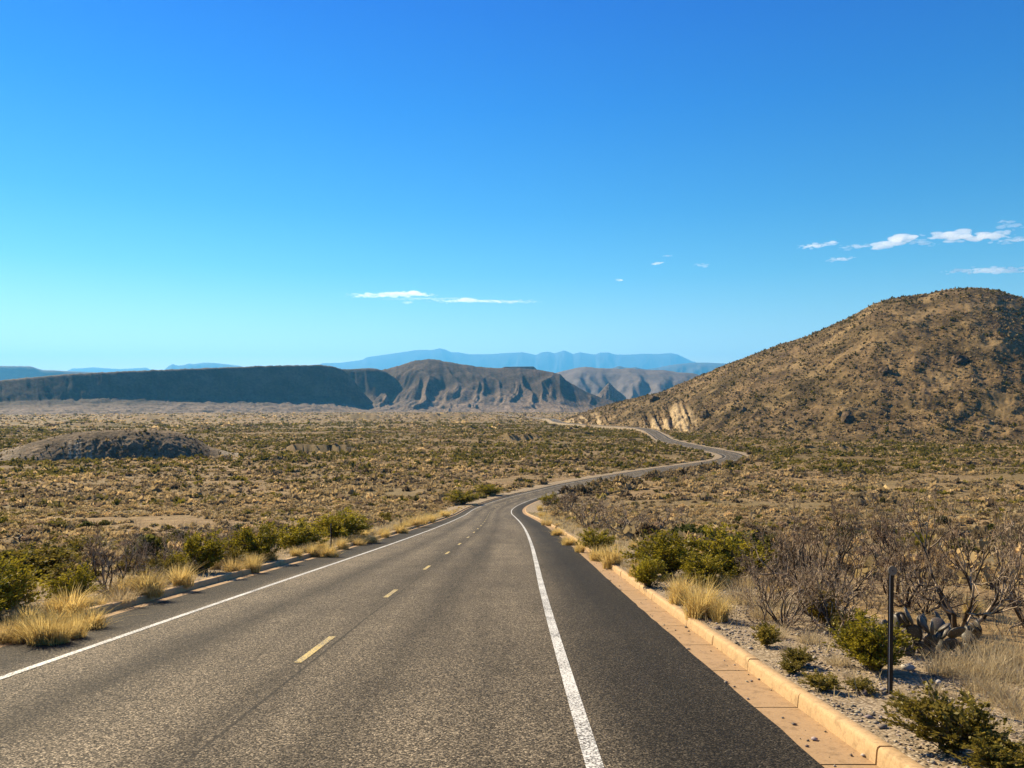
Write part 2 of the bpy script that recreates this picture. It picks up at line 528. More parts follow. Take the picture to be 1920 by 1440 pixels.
def ground(x, y, lat=None):
    x = np.asarray(x, float); y = np.asarray(y, float)
    if lat is None:
        lat = lateral(np.ravel(x), np.ravel(y)).reshape(x.shape)
    t = terrain_z(x, y, lat)
    v = verge_z(x, y, lat)
    return np.where((lat < 10.4) & (lat > -9.6), np.maximum(t, v), t)

# ------------------------------------------------------------------ ridges: hills, mesas, far ranges
class Ridge:
    def __init__(self, sky_pts, dtop, dtoe, prof, seed, gully=0.12, gscale=14.0, rough=0.01, back=1.9, base=2.0, amp=0.0, rim=0.0):
        self.rim = rim
        p = np.array(sky_pts, float)
        self.px, self.py = p[:, 0], p[:, 1]
        self.dtop, self.dtoe, self.prof = dtop, dtoe, prof
        self.seed, self.gully, self.gscale, self.rough, self.back, self.base, self.smooth = seed, gully, gscale, rough, back, base, amp
    def D(self, f, px):
        f = np.array(f, float)
        return np.interp(px, f[:, 0], f[:, 1])
    def z(self, x, y):
        px = 960 + F * x / np.maximum(y, 1e-3)
        py = np.interp(px, self.px, self.py)
        if self.rim: py = py + self.rim * (fbm(px / 14, px * 0 + self.seed, 4, self.seed, .65) + .6 * np.clip(perlin(px / 22, px * 0, self.seed + 4) - .25, 0, 1))
        d1, d0 = self.D(self.dtop, px), self.D(self.dtoe, px)
        v = (720 - py) / F
        c, s = math.cos(PITCH), math.sin(PITCH)
        zt = CZ + (s + v * c) / (c - v * s) * d1
        t = (y - d0) / (d1 - d0)
        zb = zp(y) - self.base
        H = zt - zb
        env = np.clip(1 - t, 0, 1) * sstep(-0.15, 0.2, t)
        g = 1 - np.abs(fbm(px / self.gscale + 0.45 * fbm(px / (self.gscale * .9), t * 2.2, 2, self.seed + 9) + .5 * t, t * 1.4 + self.seed, 3, self.seed)) * 1.6
        if self.smooth: g = .5 + .8 * fbm(px / self.gscale + t * 1.1 + .3 * fbm(px / 40, t * 3, 2, 77), t * 1.3, 2, self.seed)
        w = self.gully * (g - 0.5) * env
        tt = np.clip(t + w, 0, None)
        s_up = self.prof(np.clip(tt, 0, 1))
        s_dn = 1 - sstep(1.0, self.back, t) * 1.0
        z = zb + H * np.where(t <= 1, s_up, s_dn)
        z = z + H * self.rough * fbm(x * 11 / (d1 - d0), y * 11 / (d1 - d0), 5, self.seed + 3, .6) * sstep(0, .2, t) * np.clip(1.15 - t, 0, 1)
        return z, t, px
    def patch(self, nx, nt, x0=None, x1=None, tmax=None):
        pxs = np.linspace(self.px[0] if x0 is None else x0, self.px[-1] if x1 is None else x1, nx)
        ts = np.concatenate([np.linspace(-0.12, 1.05, nt), np.linspace(1.1, tmax or self.back, max(6, nt // 6))])
        PX, T = np.meshgrid(pxs, ts)
        d1, d0 = self.D(self.dtop, PX), self.D(self.dtoe, PX)
        Y = d0 + (d1 - d0) * T
        X = (PX - 960) / F * Y
        Z, t, _ = self.z(X, Y)
        return X, Y, Z, T, PX

def talus(X, Y, T, PX):  # mask of the lower slope, painted paler as the sunlit part
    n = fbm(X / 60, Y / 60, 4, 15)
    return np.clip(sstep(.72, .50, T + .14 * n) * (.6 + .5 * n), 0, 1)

def put_ridge(name, label, cat, R, nx, nt, mat, cutf=None, smooth=True, **kw):
    X, Y, Z, T, PX = R.patch(nx, nt, **kw)
    V = np.stack([X, Y, Z], -1).reshape(-1, 3)
    me = mesh(name, [(V, grid_faces(*X.shape), None, 0)], [mat], smooth=smooth)
    if cutf is not None:
        attr(me, 'cut', cutf(X, Y, T, PX).ravel())
    return tag(obj(name, me), label, cat, kind='structure')

p_hill = lambda t: np.interp(t, [0, .08, .2, .35, .5, .65, .8, .9, 1.0], [0, .03, .12, .30, .50, .70, .87, .955, 1.0])
p_mesa = lambda t: np.interp(t, [0, 0.3, 0.58, 0.70, 0.78, 0.97, 1], [0, 0.06, 0.17, 0.25, 0.36, 0.975, 1.0])
p_apron = lambda t: np.interp(t, [0, .3, .5, .66, .82, .94, 1], [0, .08, .20, .44, .78, .96, 1.0])
p_spur = lambda t: np.interp(t, [0, 0.2, 0.42, 0.6, 0.78, 0.92, 1], [0, 0.06, 0.20, 0.44, 0.74, 0.95, 1.0])
p_soft = lambda t: np.sin(np.pi / 2 * np.clip(t, 0, 1) ** 1.4)

# the big hill on the right
BIG = Ridge([(1040, 796), (1050, 792), (1090, 775), (1130, 762), (1200, 744), (1240, 736), (1262, 726), (1290, 714), (1360, 685), (1450, 650), (1530, 625), (1590, 597), (1640, 570),
             (1690, 557), (1740, 551), (1770, 544), (1820, 538), (1870, 544), (1920, 559), (2000, 596), (2120, 650), (2260, 715), (2400, 770)],
            [(1040, 1120), (1130, 1010), (1250, 930), (1400, 860), (1600, 790), (1820, 735), (1920, 720), (2400, 640)],
            [(1040, 1040), (1100, 850), (1180, 735), (1230, 672), (1300, 610), (1420, 510), (1600, 455), (1920, 415), (2400, 380)],
            p_hill, 4, gully=0.010, gscale=120.0, rough=0.03, back=2.0, amp=1)
def big_cut(X, Y, T, PX):
    n = fbm(PX / 16 + T * 4.0, T * 1.2, 3, 31)
    a = sstep(1185, 1215, PX) * sstep(1318, 1285, PX) * sstep(0.03, 0.08, T) * sstep(0.66, 0.42, T + np.abs(1265 - PX) * 0.0045)
    b = sstep(1055, 1062, PX) * sstep(1140, 1128, PX) * sstep(0.03, 0.08, T) * sstep(0.85, 0.5, T)
    return np.clip(1.1 * a * sstep(-0.3, 0.15, n + .5 * fbm(PX / 5, T * 5, 2, 38)) + 1.2 * b * sstep(-0.06, 0.15, fbm(PX / 11 + T * 3.0, T, 3, 33)), 0, 1)

# eroded mound on the left plain
MND = Ridge([(-60, 858), (-20, 856), (20, 842), (60, 830), (100, 819), (140, 811), (180, 807.5), (230, 806), (290, 805.5), (330, 809), (365, 820), (395, 838), (430, 848), (470, 852), (520, 855)],
            [(-60, 334), (250, 334), (520, 342)], [(-60, 312), (60, 311), (250, 313), (400, 319), (520, 328)],
            lambda t: np.sin(np.pi / 2 * np.clip(t, 0, 1) ** 0.85), 14, gully=0.05, gscale=26.0, rough=0.05, back=2.4, base=0.8)
def mnd_cut_lit(X, Y, T, PX):  # pale gully cut, plus a left end painted lighter as sunlit
    return np.clip(sstep(112, 130, PX) * sstep(185, 172, PX) * sstep(0.6, 0.35, T) * sstep(-0.1, 0.25, fbm(PX / 4.5, T * .6, 2, 5)) + sstep(60, 20, PX) * 0.5 + sstep(400, 425, PX) * sstep(460, 440, PX), 0, 1)

_bz = BIG.z
def big_z(x, y):
    z, t, px = _bz(x, y)
    a = sstep(1188, 1215, px) * sstep(1312, 1285, px) * sstep(0.0, 0.1, t) * sstep(0.7, 0.45, t)     # fluted road cut
    b = sstep(1055, 1065, px) * sstep(1150, 1130, px) * sstep(0.0, 0.1, t) * sstep(0.95, 0.6, t)
    fl = 1 - np.abs(fbm(px / 15 + t * 2.5, t * .8, 2, 35)) * 2.2
    fl = fl + .5 * fbm(px / 5, t * 3, 2, 36)
    z = z + (a * 3.2 + b * 2.5) * (fl - .55)
    z = z + 3.2 * fbm(x / 62, y / 62, 3, 44) * sstep(.05, .25, t) * np.clip(1.1 - t, 0, .6) + 1.0 * fbm(x / 13, y / 13, 2, 47) * sstep(.05, .2, t) * np.clip(1.15 - t, 0, .7)
    return z, t, px
BIG.z = big_z

def hills_z(x, y):
    """highest of the big hill and the mound where they rise above the plain"""
    z = np.full(np.shape(x), -1e9)
    for R, tm in ((BIG, 1.9), (MND, 2.2)):
        zz, t, px = R.z(x, y)
        ok = (t > 0.0) & (t < tm) & (px > R.px[0]) & (px < R.px[-1]) & (y > 50)
        z = np.where(ok, np.maximum(z, zz), z)
    return z

# ------------------------------------------------------------------ build: ground
def build_ground():
    az = np.concatenate([np.radians(np.linspace(-180, -52, 40, endpoint=False)), np.radians(np.linspace(-52, -38, 50, endpoint=False)),
                         np.radians(np.linspace(-38, 38, 640, endpoint=False)), np.radians(np.linspace(38, 52, 50, endpoint=False)), np.radians(np.linspace(52, 180, 41))])
    r = np.concatenate([np.linspace(0.4, 6, 14, endpoint=False), np.geomspace(6, 60, 170, endpoint=False), np.geomspace(60, 1500, 300, endpoint=False), np.geomspace(1500, 43000, 70)])
    R, A = np.meshgrid(r, az, indexing='ij')
    X, Y = R * np.sin(A), R * np.cos(A)
    lat = np.full(X.shape, 999.0)
    m = (R < 2300) & (np.abs(X) < 215)
    lat[m] = lateral(X[m], Y[m])
    Z = terrain_z(X, Y, lat)
    V = np.stack([X, Y, Z], -1).reshape(-1, 3)
    Fa = grid_faces(*X.shape)[:, ::-1]
    c = len(V)
    V = np.concatenate([V, [[0, 0, Z[0].mean()]]])
    n = X.shape[1]
    tri = np.stack([np.full(n - 1, c), np.arange(n - 1) + 1, np.arange(n - 1)], 1)
    me = mesh('ground', [(V, Fa, None, 0)], [M_SOIL], smooth=True)
    tag(obj('ground', me), 'tan scrub-covered desert floor falling away to a wide valley', 'desert ground', kind='structure')
build_ground()

# ------------------------------------------------------------------ build: road
def road_idx():
    keep = [0]
    for i in range(1, len(RC)):
        y = RC[i, 1]
        step = 0.5 if y < 60 else (1.0 if y < 420 else 2.5)
        if RS[i] - RS[keep[-1]] >= step - 1e-6: keep.append(i)
    return np.array(keep)
RI = road_idx()

def strip(lats, zoff, idx=None, noise=None):
    """a sheet along the road: columns at the lateral offsets, z above the road's plane"""
    idx = RI if idx is None else idx
    L = np.asarray(lats, float)
    X = RC[idx, 0][:, None] + RN[idx, 0][:, None] * L[None]
    Y = RC[idx, 1][:, None] + RN[idx, 1][:, None] * L[None]
    Zo = np.broadcast_to(np.asarray(zoff, float), X.shape)
    Z = zp(Y) + lift(Y) + Zo
    if noise is not None:
        Z = noise(X, Y, np.broadcast_to(L, X.shape))
    return np.stack([X, Y, Z], -1).reshape(-1, 3), X.shape

rl = [L_EDGE, -4.0, -3.4, -2.6, -1.8, -0.9, 0, 0.9, 1.8, 2.6, 3.4, 4.0, 4.8, R_EDGE]
rl[0] -= 0.02; rl[-1] += 0.0
V, sh = strip(rl, 0.0)
jit = fbm(V[:, 1] * 2.3, V[:, 0], 3, 40) * 0.016               # ragged asphalt edge
Vr = V.reshape(*sh, 3)
Vr[:, -1, :2] += RN[RI] * (jit.reshape(sh)[:, -1:] * 1.0 + 0.02)
Vr[:, 0, :2] += RN[RI] * (jit.reshape(sh)[:, :1] * 0.6)
me = mesh('road', [(Vr.reshape(-1, 3), grid_faces(*sh)[:, ::-1], None, 0)], [M_ASPH], smooth=True)
attr(me, 'lat', np.broadcast_to(rl, sh).ravel())
road = tag(obj('road', me), 'two-lane grey asphalt road winding down into the valley', 'road', kind='structure')

for a, b in ((R_LINE - 0.075, R_LINE + 0.075), (L_LINE - 0.06, L_LINE + 0.06)):
    V, sh = strip([a, b], 0.006)
    obj('edge_line', mesh('edge_line', [(V, grid_faces(*sh)[:, ::-1], None, 0)], [M_WHITE]), road)
s0 = float(RS[np.argmin(np.abs(RC[:, 1] - 10.75))])
k = 0
while k < 60:
    sa = s0 + (k - 2) * 6.85
    ii = np.nonzero((RS >= sa) & (RS <= sa + 2.05))[0]
    k += 1
    if len(ii) < 2: continue
    if RC[ii[0], 1] > 330: break
    V, sh = strip([-0.055, 0.055], 0.006, ii)
    obj('centre_dash', mesh('centre_dash', [(V, grid_faces(*sh)[:, ::-1], None, 0)], [M_YELLOW]), road)

def build_kerb(side):
    e, kb, bk = (R_EDGE, R_KERB, R_BACK) if side > 0 else (L_EDGE, L_KERB, L_BACK)
    parts, gp = [], []
    s_end = float(RS[np.argmin(np.abs(RC[:, 1] - (176 if side > 0 else 190)))])
    s = 0.0
    joint0 = float(RS[np.argmin(np.abs(RC[:, 1] - 6.62))]) % 1.78
    s = joint0
    rr = np.random.default_rng(5 if side > 0 else 6)
    prof = [(kb, -0.30), (kb, 0.0), (kb + side * 0.010, 0.105), (kb + side * 0.018, 0.132), (kb + side * 0.036, 0.146), (bk - side * 0.02, 0.146), (bk, 0.132), (bk, -0.30)]
    while s < s_end:
        y = float(np.interp(s, RS, RC[:, 1]))
        L = 1.78 if y < 60 else 5.34
        ss = np.linspace(s + 0.012, s + L - 0.012, 4)
        dz = rr.normal(0, 0.004); dl = rr.normal(0, 0.004)
        cx, cyy = np.interp(ss, RS, RC[:, 0]), np.interp(ss, RS, RC[:, 1])
        nx, ny = np.interp(ss, RS, RN[:, 0]), np.interp(ss, RS, RN[:, 1])
        gap = side > 0 and 57.5 < y < 59.2
        if not gap:
            P = np.array(prof)
            X = cx[:, None] + nx[:, None] * (P[None, :, 0] + dl); Y = cyy[:, None] + ny[:, None] * (P[None, :, 0] + dl)
            Z = zp(Y) + P[None, :, 1] + dz
            Vk = np.stack([X, Y, Z], -1).reshape(-1, 3)
            fa = grid_faces(*X.shape)
            if side < 0: fa = fa[:, ::-1]
            n = len(prof)
            parts.append((Vk, fa, None, 0))
            parts.append((Vk[:n], np.array([[0, 1, 2, 3], [0, 3, 4, 7], [4, 5, 6, 7]]), None, 0))
            parts.append((Vk[-n:], np.array([[3, 2, 1, 0], [7, 4, 3, 0], [7, 6, 5, 4]]), None, 0))
        # gutter pan slab
        P = np.array([(e - side * 0.10, -0.006), (e + side * 0.2, -0.002), (kb - side * 0.002, -0.004)])
        X = cx[:, None] + nx[:, None] * P[None, :, 0]; Y = cyy[:, None] + ny[:, None] * P[None, :, 0]
        Z = zp(Y) + P[None, :, 1]
        fa = grid_faces(*X.shape)
        if side > 0: fa = fa[:, ::-1]
        gp.append((np.stack([X, Y, Z], -1).reshape(-1, 3), fa, None, 0))
        s += L
    lab = 'tan concrete kerb with joints along the right shoulder' if side > 0 else 'tan concrete kerb with shaded face along the left shoulder'
    o = tag(obj('kerb', mesh('kerb', parts, [M_KERB])), lab, 'kerb', kind='structure')
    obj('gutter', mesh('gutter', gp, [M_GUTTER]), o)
build_kerb(1); build_kerb(-1)

def build_verge(side):
    bk = R_BACK if side > 0 else L_BACK
    out = 10.4 if side > 0 else -9.6
    lats = bk + (out - bk) * np.array([0, .02, .05, .1, .16, .24, .33, .43, .54, .66, .78, .9, 1.0]) 
    V, sh = strip(lats, 0, None, lambda X, Y, L: verge_z(X, Y, L))
    V = V.reshape(*sh, 3)
    # beyond the kerbs the verge runs flush from the asphalt's edge
    e = R_EDGE if side > 0 else L_EDGE
    far = RC[RI, 1] > (178 if side > 0 else 192)
    nx = RC[RI, 0] + RN[RI, 0] * (e - side * 0.05); ny = RC[RI, 1] + RN[RI, 1] * (e - side * 0.05)
    V[far, 0, 0] = nx[far]; V[far, 0, 1] = ny[far]; V[far, 0, 2] = zp(ny[far]) + lift(ny[far]) - 0.01
    fa = grid_faces(*sh)
    if side > 0: fa = fa[:, ::-1]
    me = mesh('verge', [(V.reshape(-1, 3), fa, None, 0)], [M_GRAVEL], smooth=True)
    tag(obj('verge', me), 'pale gravel verge behind the right kerb' if side > 0 else 'pale gravel verge behind the left kerb', 'road verge', kind='structure')
build_verge(1)
build_verge(-1)

# ------------------------------------------------------------------ build: hills and mesas
put_ridge('hill', 'large golden-brown scrub-dotted hill rising on the right', 'hill', BIG, 620, 190, M_HILL, big_cut, smooth=True)
put_ridge('mound', 'low dark eroded mound on the left valley floor', 'mound', MND, 220, 70, M_MOUND, mnd_cut_lit)

MESA = Ridge([(-700, 735), (-300, 722), (-60, 712), (0, 713), (60, 707), (130, 701), (250, 695), (330, 692), (400, 689.5), (500, 685.5), (560, 684.5), (600, 684), (625, 687), (645, 694), (662, 712), (680, 735), (700, 755), (720, 775)],
             [(-700, 2050), (0, 2350), (300, 2760), (600, 3180), (720, 3250)], [(-700, 1600), (0, 1830), (300, 2190), (500, 2470), (600, 2640), (720, 2900)],
             p_mesa, 51, gully=0.085, gscale=30.0, rough=0.04, back=2.6, rim=0.9)
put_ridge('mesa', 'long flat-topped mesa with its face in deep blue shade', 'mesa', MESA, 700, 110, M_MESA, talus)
SPUR = Ridge([(600, 700), (640, 692), (660, 692), (690, 690), (705, 691), (722, 696), (740, 708), (760, 728), (775, 748), (790, 768)],
             [(600, 3500), (790, 3420)], [(600, 2950), (700, 2850), (790, 3050)], p_mesa, 57, gully=0.10, gscale=30, rough=0.02, back=2.4)
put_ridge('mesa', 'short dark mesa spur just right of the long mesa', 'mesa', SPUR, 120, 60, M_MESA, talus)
MIDH = Ridge([(680, 712), (705, 697), (730, 690), (755, 683), (778, 676), (800, 673), (815, 673.5), (835, 677), (850, 680), (880, 685), (900, 688), (930, 690), (960, 690), (985, 691), (1010, 693), (1035, 698), (1050, 701), (1060, 712),
              (1080, 724), (1100, 735), (1120, 743), (1150, 752), (1180, 768)],
             [(680, 3700), (800, 3650), (950, 3600), (1050, 3450), (1180, 3350)], [(680, 2900), (800, 2720), (950, 2680), (1050, 2700), (1180, 3000)], p_apron, 63, gully=0.26, gscale=66, rough=0.04, back=2.2, rim=.8)
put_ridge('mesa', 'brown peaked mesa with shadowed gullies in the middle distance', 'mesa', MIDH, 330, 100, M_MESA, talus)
CAP = Ridge([(935, 700), (942, 689), (948, 687.5), (1000, 687), (1004, 690), (1012, 700)], [(930, 4900), (1015, 4900)], [(930, 4600), (1015, 4600)], p_mesa, 70, gully=0.1, gscale=10, back=1.8)
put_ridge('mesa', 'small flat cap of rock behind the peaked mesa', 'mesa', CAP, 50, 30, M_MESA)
PURP = Ridge([(1010, 720), (1040, 700), (1055, 696), (1080, 690), (1098, 688), (1120, 690.5), (1150, 691), (1165, 692), (1180, 690.5), (1215, 694), (1245, 694), (1270, 698), (1300, 700), (1360, 716), (1420, 742)],
             [(1010, 6400), (1420, 6000)], [(1010, 5200), (1420, 5000)], p_soft, 77, gully=0.26, gscale=40, rough=0.03, back=1.9, amp=1)
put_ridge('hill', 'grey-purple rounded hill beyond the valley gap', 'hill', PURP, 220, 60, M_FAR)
CONE = Ridge([(1112, 745), (1122, 739), (1130, 730), (1138, 721), (1141, 718), (1144, 718), (1147, 722), (1156, 731), (1166, 738), (1174, 745)], [(1112, 3900), (1174, 3900)], [(1112, 3780), (1174, 3780)],
             lambda t: t ** 1.15, 83, gully=0.2, gscale=5, back=2.0)
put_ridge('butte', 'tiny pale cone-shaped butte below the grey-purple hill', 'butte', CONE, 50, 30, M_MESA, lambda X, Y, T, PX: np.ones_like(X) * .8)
FARL = Ridge([(-500, 700), (-200, 690), (0, 686), (58, 686.5), (66, 690), (80, 694), (100, 694), (130, 696), (180, 698), (215, 701), (260, 712)], [(-500, 11000), (260, 11000)], [(-500, 9600), (260, 9600)], p_mesa, 91, gully=0.2, gscale=18, back=1.8)
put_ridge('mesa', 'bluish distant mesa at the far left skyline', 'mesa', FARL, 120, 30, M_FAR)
RNG1 = Ridge([(560, 700), (604, 681), (640, 680), (679, 675), (687, 670), (708, 667), (750, 661), (776, 657), (792, 656), (808, 656.5), (825, 653), (836, 656), (846, 660.5), (862, 661), (879, 664.5), (917, 664), (950, 662), (979, 660.5), (993, 663), (1004, 665.5),
              (1015, 661), (1029, 659.5), (1040, 662.5), (1058, 657), (1066, 660), (1075, 664), (1087, 660.5), (1105, 663.5), (1117, 665), (1125, 661), (1141, 661), (1154, 665), (1180, 665), (1208, 663.5), (1235, 664), (1258, 662), (1269, 664), (1279, 668.5), (1296, 676.5), (1340, 690), (1400, 700)],
             [(560, 39000), (1400, 39000)], [(560, 34000), (1400, 34000)], p_soft, 97, gully=0.08, gscale=34, rough=0.008, back=1.5)
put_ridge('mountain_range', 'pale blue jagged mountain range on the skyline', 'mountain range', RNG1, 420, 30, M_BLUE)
RNG2 = Ridge([(1140, 702), (1200, 694), (1233, 689.5), (1255, 685), (1271, 682.5), (1300, 680), (1325, 680), (1350, 681), (1420, 684), (1500, 694)], [(1140, 21000), (1500, 21000)], [(1140, 19000), (1500, 19000)], p_soft, 103, gully=0.2, gscale=30, back=1.5)
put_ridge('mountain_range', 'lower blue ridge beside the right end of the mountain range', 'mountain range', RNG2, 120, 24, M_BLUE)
RNG3 = Ridge([(300, 700), (315, 687), (323, 682.5), (333, 685.5), (345, 684.5), (352, 681.5), (364, 682.5), (382, 679.8), (400, 680.5), (425, 683), (446, 685.5), (500, 696)], [(300, 30000), (500, 30000)], [(300, 28000), (500, 28000)], p_soft, 109, gully=0.2, gscale=12, back=1.5)
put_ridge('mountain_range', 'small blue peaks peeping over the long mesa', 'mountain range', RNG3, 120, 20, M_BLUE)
RNG4 = Ridge([(110, 702), (135, 691), (150, 690.5), (175, 688.8), (200, 690.5), (225, 692), (250, 690.5), (262, 690), (274, 689.2), (282, 693), (320, 702)], [(110, 34000), (320, 34000)], [(110, 32000), (320, 32000)], p_soft, 113, gully=0.2, gscale=12, back=1.5)
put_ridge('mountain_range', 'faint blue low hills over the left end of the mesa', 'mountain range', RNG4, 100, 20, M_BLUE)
RNG5 = Ridge([(1080, 703), (1120, 695), (1150, 690), (1158, 686.8), (1163, 686.5), (1172, 689), (1182, 690), (1192, 688.5), (1202, 691), (1240, 696), (1280, 704)], [(1080, 14000), (1280, 14000)], [(1080, 13200), (1280, 13200)], p_soft, 117, gully=0.2, gscale=10, back=1.5)
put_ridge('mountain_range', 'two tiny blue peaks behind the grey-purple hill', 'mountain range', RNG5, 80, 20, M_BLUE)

# ------------------------------------------------------------------ plants: shapes
def rand_dir(n, rng):
    v = rng.normal(size=(n, 3)); return v / np.linalg.norm(v, axis=1)[:, None]

def quads(c, size, rng, up=None, aspect=1.0):
    """n leaf-like quads at centres c"""
    n = len(c)
    a = rand_dir(n, rng) if up is None else up + 0.55 * rand_dir(n, rng)
    a /= np.linalg.norm(a, axis=1)[:, None]
    b = np.cross(a, rand_dir(n, rng)); b /= np.linalg.norm(b, axis=1)[:, None] + 1e-9
    s = (size * rng.uniform(0.6, 1.35, n))[:, None]
    a = a * s * aspect; b = b * s
    V = np.stack([c - a * .5 - b * .18, c + b * .5 - a * .05, c + a * .5 + b * .12, c - b * .5 + a * .05], 1)
    return V.reshape(-1, 3), np.arange(4 * n).reshape(n, 4)

def tubes(segs, sides=4):
    """segs: list of (p0, p1, r0, r1)"""
    S_ = np.array([[*p0, *p1, r0, r1] for p0, p1, r0, r1 in segs], float)
    p0, p1, r0, r1 = S_[:, :3], S_[:, 3:6], S_[:, 6:7], S_[:, 7:8]
    d = p1 - p0; d /= np.linalg.norm(d, axis=1)[:, None] + 1e-9
    ref = np.where(np.abs(d[:, 2:3]) < 0.9, [[0, 0, 1.0]], [[1.0, 0, 0]])
    u = np.cross(d, ref); u /= np.linalg.norm(u, axis=1)[:, None] + 1e-9
    w = np.cross(d, u)
    ang = np.arange(sides) * 2 * np.pi / sides
    ring = np.cos(ang)[None, :, None] * u[:, None] + np.sin(ang)[None, :, None] * w[:, None]
    A = p0[:, None] + ring * r0[:, None]; B = p1[:, None] + ring * r1[:, None]
    n = len(S_)
    V = np.concatenate([A, B], 1).reshape(-1, 3)
    j = np.arange(sides); k2 = (j + 1) % sides
    f = np.stack([j, k2, k2 + sides, j + sides], 1)
    Fa = (np.arange(n)[:, None, None] * 2 * sides + f[None]).reshape(-1, 4)
    return V, Fa

def creosote(seed, nstem=46, nleaf=5200, size=0.034, base=(0.17, 0.15, 0.012), tip=(0.42, 0.33, 0.03), spread=0.5):
    """normalised shrub, about 1 wide and 1 high: arching stems, leaves in sprays along them"""
    rng = np.random.default_rng(seed)
    segs, lc, lcol, ldir = [], [], [], []
    lob = rng.uniform(0, 6.28, 3)
    for i in range(nstem):
        a = rng.uniform(0, 2 * np.pi); e = rng.uniform(0.12, 1.0) ** 0.6
        rad = spread * (0.86 + 0.2 * math.sin(3 * a + lob[0]) + 0.12 * math.sin(5 * a + lob[1]))
        tipp = np.array([math.cos(a) * rad * math.sqrt(max(0, 1 - e * e * .8)), math.sin(a) * rad * math.sqrt(max(0, 1 - e * e * .8)), e * rng.uniform(0.75, 1.08)])
        b = np.array([rng.normal(0, .035), rng.normal(0, .035), -0.03])
        mid = b * .5 + tipp * .5 + np.array([0, 0, .10])
        pts = [b, (b + mid) / 2 + rng.normal(0, .012, 3), mid, (mid + tipp) / 2 + [0, 0, .03] + rng.normal(0, .015, 3), tipp]
        for q in range(4):
            segs.append((pts[q], pts[q + 1], 0.009 - .0017 * q, 0.0075 - .0017 * q))
        nb = 5
        for q in range(nb):                                       # side sprays
            t = rng.uniform(.2, .97)
            p = pts[min(3, int(t * 4))] * (1 - (t * 4) % 1) + pts[min(4, int(t * 4) + 1)] * ((t * 4) % 1)
            dd = (tipp - b) / np.linalg.norm(tipp - b) + rng.normal(0, .55, 3); dd[2] = abs(dd[2]) * .8 + .15; dd /= np.linalg.norm(dd)
            L = rng.uniform(.12, .26)
            e2 = p + dd * L
            segs.append((p, e2, .0035, .0015))
            m = nleaf // (nstem * nb)
            tt = rng.uniform(.15, 1.1, m)[:, None]
            cc = p + (e2 - p) * tt + rng.normal(0, .022, (m, 3))
            lc.append(cc); ldir.append(np.tile(dd, (m, 1)))
            k = rng.uniform(0, 1)
            lcol.append(np.tile(np.array(base) * (1 - k) + np.array(tip) * k, (m, 1)))
    lc = np.concatenate(lc); lcol = np.concatenate(lcol); ldir = np.concatenate(ldir)
    ok = lc[:, 2] > 0.01
    lc, lcol, ldir = lc[ok], lcol[ok], ldir[ok]
    lcol = lcol * rng.uniform(.7, 1.35, (len(lcol), 1))
    V, Fq = quads(lc, size, rng, ldir, 2.0)
    C = np.repeat(np.concatenate([lcol, np.ones((len(lcol), 1))], 1), 4, 0)
    st = tubes(segs, 4)
    return mesh('stems', [(st[0], st[1], (.13, .10, .075, 1), 0)], [M_WOOD]), mesh('leaves', [(V, Fq, C, 0)], [M_LEAF])

def tuft(seed, n=620, spread=0.16, lean=0.75, cols=((0.60, 0.42, 0.13), (0.88, 0.68, 0.28)), wid=0.011):
    """grass tuft about 1 wide, 1 high"""
    rng = np.random.default_rng(seed)
    a = rng.uniform(0, 2 * np.pi, n); r = spread * np.sqrt(rng.uniform(0, 1, n))
    b = np.stack([np.cos(a) * r, np.sin(a) * r, np.full(n, -.03)], 1)
    crown = rng.normal(0, .16, (4, 2)); crown[0] = 0; hgt = rng.uniform(.55, 1.05, 4); hgt[0] = 1
    ck = rng.choice(4, n, p=[.4, .25, .2, .15])
    b[:, :2] = b[:, :2] * .8 + crown[ck]
    a2 = a + rng.normal(0, .6, n); ln = np.abs(rng.normal(0, lean * .55, n)) + r * 1.2
    L = rng.uniform(.45, 1.08, n) * hgt[ck]
    out = np.stack([np.cos(a2), np.sin(a2), np.zeros(n)], 1)
    rows = []
    side = np.stack([-np.sin(a2 + rng.normal(0, .8, n)), np.cos(a2), np.zeros(n)], 1)
    for t, w in ((0, 1.0), (.35, .9), (.7, .65), (1.0, .1)):
        p = b + out * (ln * t ** 1.7 * L * .62)[:, None] + np.array([0, 0, 1.0]) * (L * (t - .22 * ln * t * t))[:, None] + rng.normal(0, .012, (n, 3)) * t
        rows.append(p - side * wid * w * .5); rows.append(p + side * wid * w * .5)
    V = np.stack(rows, 1).reshape(-1, 3)
    i = np.arange(n)[:, None] * 8
    Fa = np.concatenate([i + np.array([[0, 1, 3, 2]]), i + np.array([[2, 3, 5, 4]]), i + np.array([[4, 5, 7, 6]])])
    k = rng.uniform(0, 1, n)[:, None]
    c = np.array(cols[0]) * (1 - k) + np.array(cols[1]) * k
    C = np.repeat(np.concatenate([c, np.ones((n, 1))], 1), 8, 0)
    return mesh('dry_grass_tuft', [(V, Fa, C, 0)], [M_STRAW])

